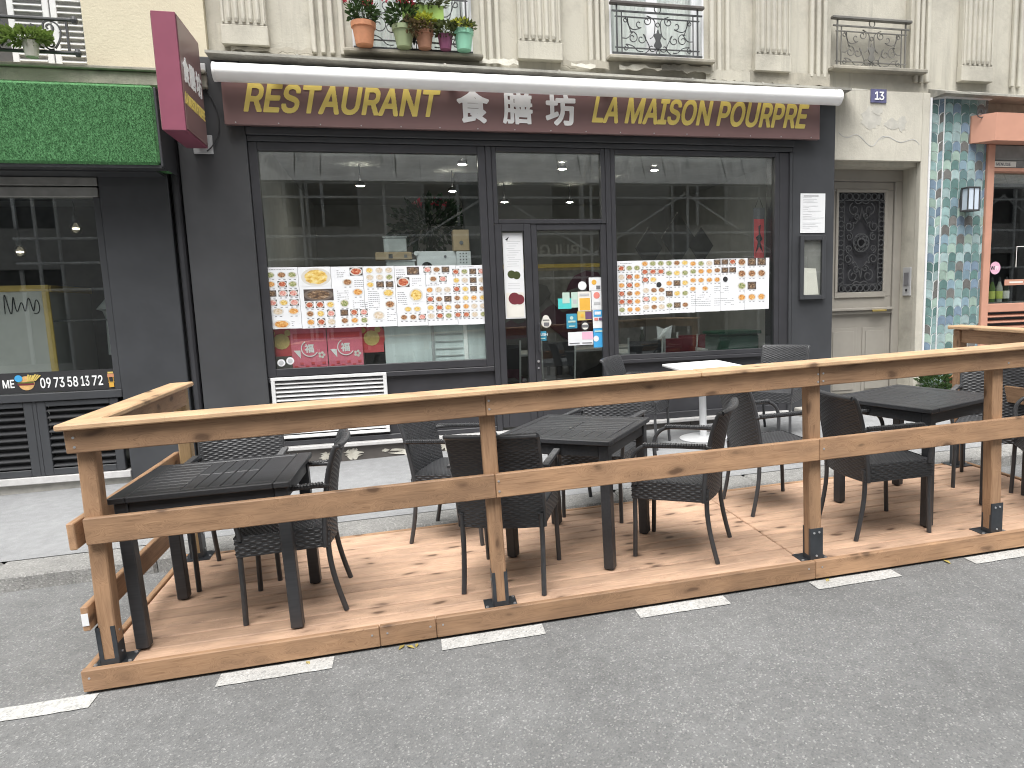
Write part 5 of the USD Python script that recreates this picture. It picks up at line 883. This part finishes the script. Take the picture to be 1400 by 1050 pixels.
t = Thing('shop_plate', 'small old cream name plate on the shutter housing of the orange shop', 'sign', loc=(7.0, 7.0, 3.08)); t.part('plate', box(6.83, 7.13, 7.006, 7.011, 3.05, 3.115, .002), 'sticker_ivory'); t.part('lettering', wall_text('MENUISE', 6.85, 3.066, .032, 7.0055, .001, True), 'print_grey')
t = Thing('wifi_sticker', 'round pink WiFi sticker on the orange shop window', 'sticker', loc=(7.0, 7.08, 1.95)); t.part('disc', disc(6.985, 7.088, 1.895, .075, 20, .001), 'sticker_pink'); t.part('lettering', wall_text('Wi', 6.915, 1.875, .042, 7.0865, .001, True), 'print_black'); t.part('lettering', wall_text('Fi', 6.985, 1.875, .042, 7.0865, .001, True), 'white_letter')
t = Thing('shop_label', 'orange label with pale print on the orange shop window', 'sticker', loc=(7.3, 7.08, 1.7)); t.part('label', box(7.13, 7.5, 7.087, 7.088, 1.685, 1.755), 'orange_paint'); t.part('print', box(7.20, 7.4, 7.086, 7.087, 1.71, 1.73), 'sticker_ivory'); t.part('outline', cat([box(7.28, 7.29, 7.087, 7.088, 1.9, 2.14), box(7.28, 7.5, 7.087, 7.088, 2.14, 2.15)]), 'sticker_ivory')
for i, (x, m, lm, lab) in enumerate(((6.93, 'bottle_dark', 'label_white', 'dark bottle with white label beside the white card, orange shop'), (7.03, 'bottle_clear', 'label_white', 'pale bottle with white label, second in the orange shop row'), (7.14, 'bottle_green', 'label_lime', 'green bottle with lime label, third in the orange shop row'), (7.25, 'bottle_clear', 'label_lime', 'pale bottle with lime label, fourth in the orange shop row'), (7.35, 'bottle_dark', 'label_white', 'dark bottle at the right end of the orange shop row'))):
    t = Thing('wine_bottle', lab, 'bottle', loc=(x, 7.3, 1.485), group='bottles in the orange shop window'); t.part('bottle', lathe([(0, 0), (.036, 0), (.038, .17), (.015, .24), (.014, .30), (0, .30)], 14, (x, 7.28, 1.485)), m, smooth=40); t.part('paper_label', lathe([(.0385, .04), (.0395, .045), (.0395, .13), (.0385, .135)], 14, (x, 7.28, 1.485)), lm); t.part('cap', lathe([(.0155, .25), (.0155, .303), (0, .304)], 10, (x, 7.28, 1.485)), 'print_black')
t = Thing('white_card', 'white card standing at the left end of the bottle row', 'card', loc=(6.85, 7.2, 1.485)); t.part('card', box(6.805, 6.885, 7.18, 7.184, 1.486, 1.76), 'paper')
t = Thing('wall_lamp', 'black framed lantern with frosted panes on the tiled pier', 'wall lamp', loc=(6.42, 6.95, 2.6)); t.part('back_plate', box(6.36, 6.50, 6.975, 6.998, 2.55, 2.79, .004), 'iron')
t.part('cage', cat([box(6.345, 6.515, 6.86, 6.975, 2.79, 2.805, .004), box(6.345, 6.515, 6.86, 6.975, 2.535, 2.55, .004)] + [box(x, x + .012, y, y + .012, 2.55, 2.79) for x in (6.347, 6.424, 6.501) for y in (6.862, 6.96)]), 'iron'); t.part('pane', box(6.36, 6.50, 6.868, 6.965, 2.551, 2.789, .003), 'lamp_glass')

# ------------------------------------------------------------------ potted plants
def pot(name, label, x, y, z, r0, r1, h, m, rim=True):
    t = Thing(name, label, 'potted plant', loc=(x, y, z)); pr = [(0, 0), (r0, 0), (r1, h * .78)] + ([(r1 * 1.10, h * .78), (r1 * 1.13, h), (r1 * 1.0, h)] if rim else [(r1 * 1.05, h), (r1 * .96, h)]) + [(r1 * .93, h * .93), (0, h * .93)]
    t.part('pot', lathe(pr, 22, (x, y, z)), m, smooth=35); t.part('soil', lathe([(0, h * .94), (r1 * .92, h * .94)], 16, (x, y, z)), 'soil'); return t
ZS = 4.004
t = pot('potted_geranium', 'large terracotta pot of red geraniums at the left of the sill', -0.15, 6.93, ZS, .075, .098, .19, 'terracotta')
t.part('stems', cat([tube(smoothpath([(-.15, 6.93, ZS + .16), (-.15 + .08 * math.cos(a), 6.92 + .05 * math.sin(a), ZS + .28), (-.17 + .16 * math.cos(a), 6.9 + .08 * math.sin(a), ZS + .36 + .02 * (k % 3))], 4), .004, 4) for k, a in enumerate(np.linspace(0, 5.6, 8))]), 'leaf_olive'); t.part('leaves', leaves(330, ball((-.15, 6.92, ZS + .28), .14, .09, .10), .045, 31), 'leaf_green', kind='stuff')
for k, (x, z) in enumerate(((-.28, .38), (-.16, .42), (-.21, .405), (-.10, .34), (-.24, .44))): t.part('flower_head', leaves(46, ball((x, 6.87, ZS + z), .032, .03, .028), .026, 50 + k), 'petal_red')
t = pot('potted_geranium', 'sage green pot with pink geraniums and trailing stems, second on the sill', .20, 6.93, ZS, .065, .092, .18, 'pot_sage')
t.part('leaves', leaves(360, ball((.21, 6.91, ZS + .27), .14, .09, .11), .045, 33), 'leaf_green', kind='stuff'); t.part('leaves', leaves(150, ball((.29, 6.85, ZS + .17), .08, .03, .08), .035, 34), 'leaf_dry', kind='stuff')
for k, (x, z) in enumerate(((.05, .40), (.16, .41), (.205, .395), (.27, .37), (.12, .44), (.28, .43))): t.part('flower_head', leaves(46, ball((x, 6.86, ZS + z), .032, .03, .028), .026, 60 + k), 'petal_red')
t = pot('potted_plant', 'brown pot with bright yellow leaves in the middle of the sill', .385, 6.93, ZS, .058, .078, .15, 'terracotta_brown'); t.part('leaves', leaves(260, ball((.385, 6.9, ZS + .235), .09, .07, .045), .045, 35), 'leaf_yellow', kind='stuff'); t.part('leaves', leaves(160, ball((.385, 6.87, ZS + .17), .10, .05, .035), .04, 36), 'leaf_dry', kind='stuff')
t = pot('potted_plant', 'small purple pot with straggly olive plant, second from the right of the sill', .575, 6.93, ZS, .05, .066, .125, 'pot_purple', False); t.part('leaves', leaves(280, ball((.575, 6.9, ZS + .165), .10, .07, .055), .04, 37), 'leaf_olive', kind='stuff')
t = pot('potted_plant', 'mint green pot with yellowish sprigs at the right end of the sill', .745, 6.93, ZS, .065, .085, .175, 'pot_mint'); t.part('leaves', leaves(230, ball((.745, 6.9, ZS + .205), .11, .07, .035), .04, 38), 'leaf_olive', kind='stuff'); t.part('leaves', leaves(80, ball((.72, 6.88, ZS + .21), .10, .05, .03), .04, 39), 'leaf_yellow', kind='stuff')
t = Thing('planter_box', 'lime green trough planter hung on the window railing above the pots', 'planter', loc=(.39, 6.95, 4.2)); t.part('trough', (lambda m: m)(cat([box(.21, .56, 6.90, 7.02, 4.245, 4.255), box(.205, .565, 6.885, 6.90, 4.245, 4.37, .004), box(.205, .565, 7.02, 7.03, 4.245, 4.37, .004), box(.20, .21, 6.89, 7.03, 4.245, 4.37), box(.56, .57, 6.89, 7.03, 4.245, 4.37)])), 'pot_lime'); t.part('soil', box(.21, .56, 6.90, 7.02, 4.256, 4.345), 'soil'); t.part('leaves', leaves(420, ball((.40, 6.92, 4.42), .22, .09, .07), .045, 40), 'leaf_olive', kind='stuff')
t = Thing('doorside_plant', 'small bushy green plant at the foot of the tiled pier', 'plant', loc=(5.98, 6.9, .38)); t.part('stems', cat([tube([(5.98 + .03 * k, 6.9, .36), (5.94 + .06 * k, 6.88, .56)], .006, 4) for k in range(3)]), 'leaf_olive'); t.part('leaves', leaves(420, ball((6.0, 6.88, .58), .20, .14, .13), .055, 41), 'leaf_green', kind='stuff')
t = Thing('clay_trough', 'orange clay trough at the foot of the tiled pier behind the railing post', 'planter', loc=(6.45, 6.8, .4)); t.part('trough', box(6.22, 6.75, 6.70, 6.95, .36, .62, .012), 'terracotta'); t.part('rim', box(6.20, 6.77, 6.68, 6.97, .622, .66, .01), 'terracotta')

# ------------------------------------------------------------------ timber deck in the street (deck frame: u along the kerb, v towards the shop, w up)
DL, DD = 5.74, 1.44
dk = Thing('timber_deck', 'low brown timber deck platform with plank floor in the parking lane', 'deck', loc=(DL / 2, DD / 2, 0), frame=DECK)
NPL = 12; pw = (DD - 0.075) / NPL
for a, b in ((0.036, 3.498), (3.504, DL - 0.036)):
    for k in range(NPL):
        v0 = 0.034 + k * pw; j = .0015 * RNG.random()
        pl = dk.part('floor_plank', box(a, b, v0 + .005, v0 + pw - .005, .070, .0985 + j, .005), wv('deck_wood'))
fb = [(0.0, 1.254), (1.256, 1.517), (1.519, 3.54), (3.542, DL)]
for a, b in fb: dk.part('front_board', box(a, b, 0.0, .031, .012, .112, .004), wv('wood_x'))
dk.part('side_board', box(0.0, .031, .033, DD, .012, .108, .004), wv('wood_y')); dk.part('side_board', box(DL - .031, DL, .033, DD, .012, .108, .004), wv('wood_y')); dk.part('back_board', box(.033, DL - .033, DD - .03, DD, .012, .098, .004), wv('wood_x'))
for x in np.linspace(.4, DL - .4, 9): dk.part('joist', box(x - .03, x + .03, .035, DD - .035, .008, .068), 'soil')
for a in (.03, 1.22, 1.29, 1.49, 1.55, 3.5, 3.58): dk.part('screw', (lambda m: (m[0], m[1]))(disc(a, 0.0005, .075, .005, 8, .002)), 'zinc_bolt')
dk.part('under_sheet', box(.034, DL - .034, .034, DD - .034, .0682, .0695), 'soil')
# railing round the deck
rl = Thing('timber_railing', 'brown timber railing with flat cap around the street deck', 'railing', loc=(DL / 2, .07, .1), frame=DECK)
PW = .07
def rpost(u, v, lean=0.0, mt=None, top=1.165, openx=True, label=None):
    mt = mt or wv('wood_z'); sh = np.eye(4); sh[0, 2] = lean; sh[0, 3] = -lean * .1
    p = rl.part('post', tf(box(u, u + PW, v, v + PW, .104, top, .006), sh), mt, label=label)
    b = cat([box(u - .045, u + PW + .045, v - .014 if v < .5 else v - .045, v + PW + .045, .099, .104), box(u - .003, u + PW + .003, v - .003, v - .0003, .104, .135)] +
            ([box(u - .0035, u - .0003, v - .003, v + PW, .104, .285), box(u + PW + .0003, u + PW + .0035, v - .003, v + PW, .104, .285), box(u - .0035, u + .014, v - .0032, v - .0006, .135, .285), box(u + PW - .014, u + PW + .0035, v - .0032, v - .0006, .135, .285)] if openx else
             [box(u - .003, u + PW + .003, v - .0035, v - .0003, .135, .285), box(u - .0035, u - .0003, v - .003, v + .012, .104, .285), box(u - .0035, u - .0003, v + PW - .012, v + PW, .104, .285), box(u - .0035, u - .0003, v + .012, v + PW - .012, .104, .13)]))
    rl.part('post_base', b, 'steel_dark', parent=p)
    if openx:
        for w in (.25, .15): rl.part('bolt', tf(lathe([(0, 0), (.006, 0), (.006, .004), (0, .004)], 8), np.array([[0, 0, 1, u + PW + .0035], [0, 1, 0, v + PW / 2], [-1, 0, 0, w], [0, 0, 0, 1.0]])), 'zinc_bolt', parent=p)
        rl.part('bolt', tf(lathe([(0, 0), (.006, 0), (.006, .004), (0, .004)], 8), np.array([[0, 0, -1, u - .0035], [0, 1, 0, v + PW / 2], [1, 0, 0, .24], [0, 0, 0, 1.0]])), 'zinc_bolt', parent=p)
    else:
        for du, w in ((.02, .26), (.05, .262), (.035, .13)): rl.part('bolt', disc(u + du, v - .0035, w, .006, 8, .004), 'zinc_bolt', parent=p)
    for du, dv in ((-.033, .02), (PW + .033, .02), (PW + .033, PW + .03)): rl.part('bolt', lathe([(0, .109), (.007, .109), (.008, .104)], 8, (u + du, v + dv, 0)), 'zinc_bolt', parent=p)
    return p
VP = .034
rpost(.072, VP, .035); rpost(1.805, VP, -.004); rpost(3.53, VP, -.012, openx=False); rpost(4.69, VP, -.030, openx=False); rpost(DL - .14, VP)
rpost(.072, 1.345, .02, 'green_wood'); rpost(DL - .14, 1.33, -.01)
def seg(name, cuts, v0, v1, w0, w1, m, b=.004):
    for a, c in zip(cuts[:-1], cuts[1:]): rl.part(name, box(a + .001, c - .001, v0, v1, w0, w1, b), wv(m) if m == 'wood_x' else m)
seg('top_rail', (.083, 1.83, 3.565, DL - .06), .003, .033, 1.068, 1.168, 'wood_x')
seg('middle_rail', (.100, 1.85, 3.565, DL - .06), .003, .033, .668, .785, 'wood_x')
seg('cap_board', (.062, 2.9, DL - .04), -.026, .108, 1.1695, 1.196, 'cap_wood', .007)
for u0, cm in ((.074, 'l'), (DL - .165, 'r')):
    e = 1.43
    rl.part('cap_board', box(u0 - .012, u0 + .122, .1095, e, 1.1695, 1.196, .007), 'cap_wood_y')
    if cm == 'l':
        rl.part('side_rail', box(u0 - .004, u0 + .026 - .003, .036, e - .01, 1.068, 1.168, .004) if False else box(.110 + .034, .172, .106, 1.343, 1.068, 1.168, .004), wv('wood_y'))
        rl.part('side_rail', box(.098 - .06, .068, .0, e - .01, .655, .772, .004), wv('wood_y')); rl.part('side_rail', box(.038, .068, .0, e - .01, .29, .40, .004), wv('wood_y'))
    else:
        rl.part('side_rail', box(DL - .138, DL - .108, .106, 1.328, 1.068, 1.168, .004), wv('wood_y')); rl.part('side_rail', box(DL - .066, DL - .036, .0, e - .02, .655, .772, .004), wv('wood_y'))
rl.part('sale_tag', box(.040, .066, -.0025, -.0008, .315, .37), 'paper')
for a, w in ((.118, 1.135), (.118, 1.095), (1.845, 1.10), (1.845, 1.14), (3.555, 1.13), (3.555, 1.09), (3.585, 1.132), (3.585, 1.092), (1.865, .75), (1.865, .70), (3.59, .73), (4.73, 1.10)): rl.part('screw', disc(a, .0028, w, .0055, 8, .002), 'zinc_bolt')

# ------------------------------------------------------------------ black slatted tables
def slat_table(label, loc, rz, w=.70, d=.70, h=.73):
    t = Thing('slatted_table', label, 'table', loc=loc, rz=rz, frame=DECK, group='black slatted tables on the deck', local=True)
    a, b = w / 2, d / 2; z0, z1 = h - .028, h; q = .072
    t.part('end_board', box(-a, -a + q, -b, b, z0, z1, .004), 'black_table'); t.part('end_board', box(a - q, a, -b, b, z0, z1, .004), 'black_table')
    t.part('edge_board', box(-a + q + .002, a - q - .002, -b, -b + .045, z0, z1, .004), 'black_table'); t.part('edge_board', box(-a + q + .002, a - q - .002, b - .045, b, z0, z1, .004), 'black_table')
    x0, x1, y0, y1 = -a + q + .003, a - q - .003, -b + .048, b - .048; n = 9
    xa, xb = x0 + (x1 - x0) * .34, x0 + (x1 - x0) * .80
    for k in range(n):
        ya, yb = y0 + (y1 - y0) * k / n, y0 + (y1 - y0) * (k + 1) / n
        t.part('slat', box(x0, xa, ya + .0012, yb - .0012, z0 + .006, z1 - .001, .003), 'black_table')
    t.part('panel', box(xb + .002, x1, y0 + .002, y1 - .002, z0 + .006, z1 - .0012, .003), 'black_table')
    for row in range(2):
        ya, yb = y0 + (y1 - y0) * row / 2, y0 + (y1 - y0) * (row + 1) / 2
        for k in range(5):
            xs = xa + (xb - xa) * k / 5; t.part('slat', box(xs + .0025, xs + (xb - xa) / 5 - .0025, ya + .003, yb - .003, z0 + .006, z1 - .001, .003), 'black_table')
    t.part('under_panel', box(x0, x1, y0, y1, z0 - .006, z0 + .001), 'print_black')
    for s in (-1, 1):
        t.part('apron', box(-a + .075, a - .075, s * (b - .035) - .011, s * (b - .035) + .011, h - .095, z0 - .002, .003), 'black_table'); t.part('apron', box(s * (a - .035) - .011, s * (a - .035) + .011, -b + .075, b - .075, h - .095, z0 - .002, .003), 'black_table')
        for q_ in (-1, 1):
            t.part('leg', box(s * (a - .045) - .028, s * (a - .045) + .028, q_ * (b - .045) - .028, q_ * (b - .045) + .028, .006, z0 - .001, .005), 'black_table')
            t.part('foot', lathe([(0, 0), (.02, 0), (.022, .006), (0, .006)], 10, (s * (a - .045), q_ * (b - .045), 0)), 'frame_black')
    return t
ZF = .1
slat_table('black slatted table at the left end beside the corner post', (.543, .432, ZF), -.03, w=.765, d=.63)
slat_table('black slatted table set cornerwise in the middle of the deck', (2.415, .73, ZF), math.radians(52.5), w=.68, d=.70)
slat_table('black slatted table set cornerwise at the right end of the deck', (4.66, .67, ZF), math.radians(17.7), w=.72, d=.72)
# white pedestal table on the pavement
wt = Thing('pedestal_table', 'white square pedestal table with round foot on the pavement by the right window', 'table', loc=(4.25, 3.12, ZF), frame=DECK, local=True)
wt.part('table_top', box(-.30, .30, -.30, .30, .705, .73, .006), 'white_plastic'); wt.part('column', lathe([(.0, .02), (.035, .02), (.035, .70), (0, .70)], 18), 'window_white', smooth=40); wt.part('foot_disc', lathe([(0, 0), (.23, 0), (.235, .008), (.20, .018), (.05, .028), (0, .03)], 30), 'window_white', smooth=40); wt.part('top_plate', box(-.15, .15, -.15, .15, .695, .7045), 'grey_metal')

# ------------------------------------------------------------------ woven rattan armchairs
def weave(P, nu, nv, cu, cv, amp=.0045, ku=4, kv=4):
    """A woven surface over P(s, t): cv strands run along s, passing over and under cu stakes."""
    U = np.linspace(0, 1, cu * ku + 1); Vv = np.linspace(0, 1, cv * kv + 1)
    S, T_ = np.meshgrid(U, Vv); p = P(S, T_)
    du = np.gradient(p, axis=1); dv = np.gradient(p, axis=0); n = np.cross(du, dv); n /= np.linalg.norm(n, axis=2, keepdims=True) + 1e-12
    row = np.minimum(np.floor(T_ * cv), cv - 1); fr = T_ * cv - row
    h = np.sqrt(np.clip(1 - (2 * fr - 1) ** 2, 0, 1)) * (.55 + .45 * np.cos(np.pi * (S * cu + row)))
    p = p + n * (amp * h)[..., None]
    a = (np.arange(cv * kv)[:, None] * (cu * ku + 1) + np.arange(cu * ku)[None]).ravel(); b = a + cu * ku + 1
    return p.reshape(-1, 3), np.vstack([np.stack([a, a + 1, b + 1], 1), np.stack([a, b + 1, b], 1)])
BK = smoothpath([(-.198, .345), (-.205, .45), (-.222, .58), (-.252, .73), (-.280, .815), (-.300, .848), (-.320, .852)], 8)   # y, z of the back's front face
bl_ = np.r_[0, np.cumsum(np.linalg.norm(np.diff(BK, axis=0), axis=1))]; bl_ /= bl_[-1]
def backP(off, flip):
    tg = np.gradient(BK, axis=0); tg /= np.linalg.norm(tg, axis=1, keepdims=True); nr = np.stack([tg[:, 1], -tg[:, 0]], 1)
    C = BK - nr * off
    def P(S, T_):
        y = np.interp(T_, bl_, C[:, 0]); z = np.interp(T_, bl_, C[:, 1]); x = (S - .5) * (2 * .222) * (1.0 + .04 * T_)
        y = y + .030 * (2 * (S - .5)) ** 2 * (T_ > -1); 
        return np.stack([x if not flip else -x, y, z], -1)
    return P
def make_chair(label, loc, rz):
    t = Thing('rattan_armchair', label, 'chair', loc=loc, rz=rz, frame=DECK, group='black woven rattan armchairs', local=True)
    f1 = weave(backP(0, True), 0, 0, 17, 46, .0042); f2 = weave(backP(.020, False), 0, 0, 17, 46, .0042)
    t.part('backrest', cat([f1, f2]), 'wicker', smooth=True)
    eds = []
    for s in (0.0, 1.0):
        T_ = np.linspace(0, 1, 26); S = np.full(26, s); q = backP(.010, False)(S, T_); eds.append(tube(q, .0135, 8))
    tp_ = backP(.010, False)(np.linspace(0, 1, 14), np.ones(14)); eds.append(tube(tp_, .0125, 8))
    t.part('back_piping', cat(eds), 'wicker_tube', smooth=50)
    seatP = lambda S, T_: np.stack([(S - .5) * .435, -.195 + T_ * .425, .447 - .010 * np.sin(np.pi * S) * np.sin(np.pi * T_) - .004 * np.clip((T_ - .93) / .07, 0, 1) ** 2], -1)
    t.part('seat', weave(seatP, 0, 0, 17, 38, .0036), 'wicker', smooth=True)
    def side(pa, pb, za=.345, zb=.449, bulge=.006):
        pa, pb = np.array(pa), np.array(pb)
        def P(S, T_):
            q = pa + (pb - pa) * S[..., None]; return np.concatenate([q, (za + (zb - za) * T_)[..., None]], -1)
        return P
    aps = [weave(side((-.222, .228), (.222, .228)) if False else side((.222, .228), (-.222, .228)), 0, 0, 17, 8, .004), weave(side((-.222, .228), (-.222, -.20)), 0, 0, 16, 8, .004), weave(side((.222, -.20), (.222, .228)), 0, 0, 16, 8, .004)]
    t.part('apron', cat(aps + [box(-.218, .218, -.195, .222, .36, .428)]), 'wicker', smooth=30)
    for s in (-1, 1):
        t.part('leg', tube([(s * .207, .214, .42), (s * .208, .218, .2), (s * .209, .226, 0)], .0135, 9), 'wicker_tube', smooth=50)
        t.part('leg', tube(smoothpath([(s * .210, -.198, .42), (s * .210, -.192, .30), (s * .210, -.205, .18), (s * .212, -.245, .0)], 5), .0135, 9), 'wicker_tube', smooth=50)
        arm = smoothpath([(s * .228, -.225, .655), (s * .245, -.10, .662), (s * .25, .06, .662), (s * .25, .165, .645), (s * .248, .205, .60), (s * .236, .212, .52), (s * .224, .205, .43)], 6)
        a_ = tube(arm, .0125, 8)
        pad = []
        n = 24; yy = np.linspace(-.20, .13, n)
        for i in range(n): pad.append(box(s * .248 - .019, s * .248 + .019, yy[i], yy[i] + .0125, .658, .676 + .001 * (i % 2), .004))
        ar = t.part('armrest', a_, 'wicker_tube', smooth=50); t.part('arm_wrap', cat(pad), 'wicker', parent=ar)
    return t
def heading(fx, fy): return math.atan2(fy, fx) - math.pi / 2
CH = [('woven armchair drawn up to the left table, facing left, back to the deck middle', .835, .48, -1, -.03),
      ('woven armchair behind the left table, facing the street', .47, 1.02, .02, -1),
      ('woven armchair left of the middle table, facing right towards it', 1.72, 1.22, .91, -.42),
      ('woven armchair with its back to the street by the second railing post', 1.96, .41, .37, .93),
      ('woven armchair behind the middle table, seat tucked under it, facing the street', 2.73, 1.32, -.61, -.79),
      ('woven armchair right of the middle table, facing left, nearest the railing', 2.97, .49, -.82, .56),
      ('woven armchair on the pavement left of the white table, facing right', 3.60, 3.12, .8, -.6),
      ('woven armchair on the pavement right of the white table, facing the street', 4.98, 3.0, -.75, -.66),
      ('woven armchair at the far left of the right table, back against the middle group', 3.83, 1.03, 1, .02),
      ('woven armchair behind the third railing post, facing the right table', 4.19, .41, 1, -.06),
      ('woven armchair behind the right table, back towards the tiled pier', 5.47, .86, -.75, -.66),
      ('woven armchair cut off at the right edge, near corner of the right table', 5.50, .33, -.85, .5)]
first = None
for lab, uu, vv, fx, fy in CH:
    if first is None: first = make_chair(lab, (uu, vv, ZF), heading(fx, fy))
    else: copy_of(first, lab, (uu, vv, ZF), heading(fx, fy), DECK)
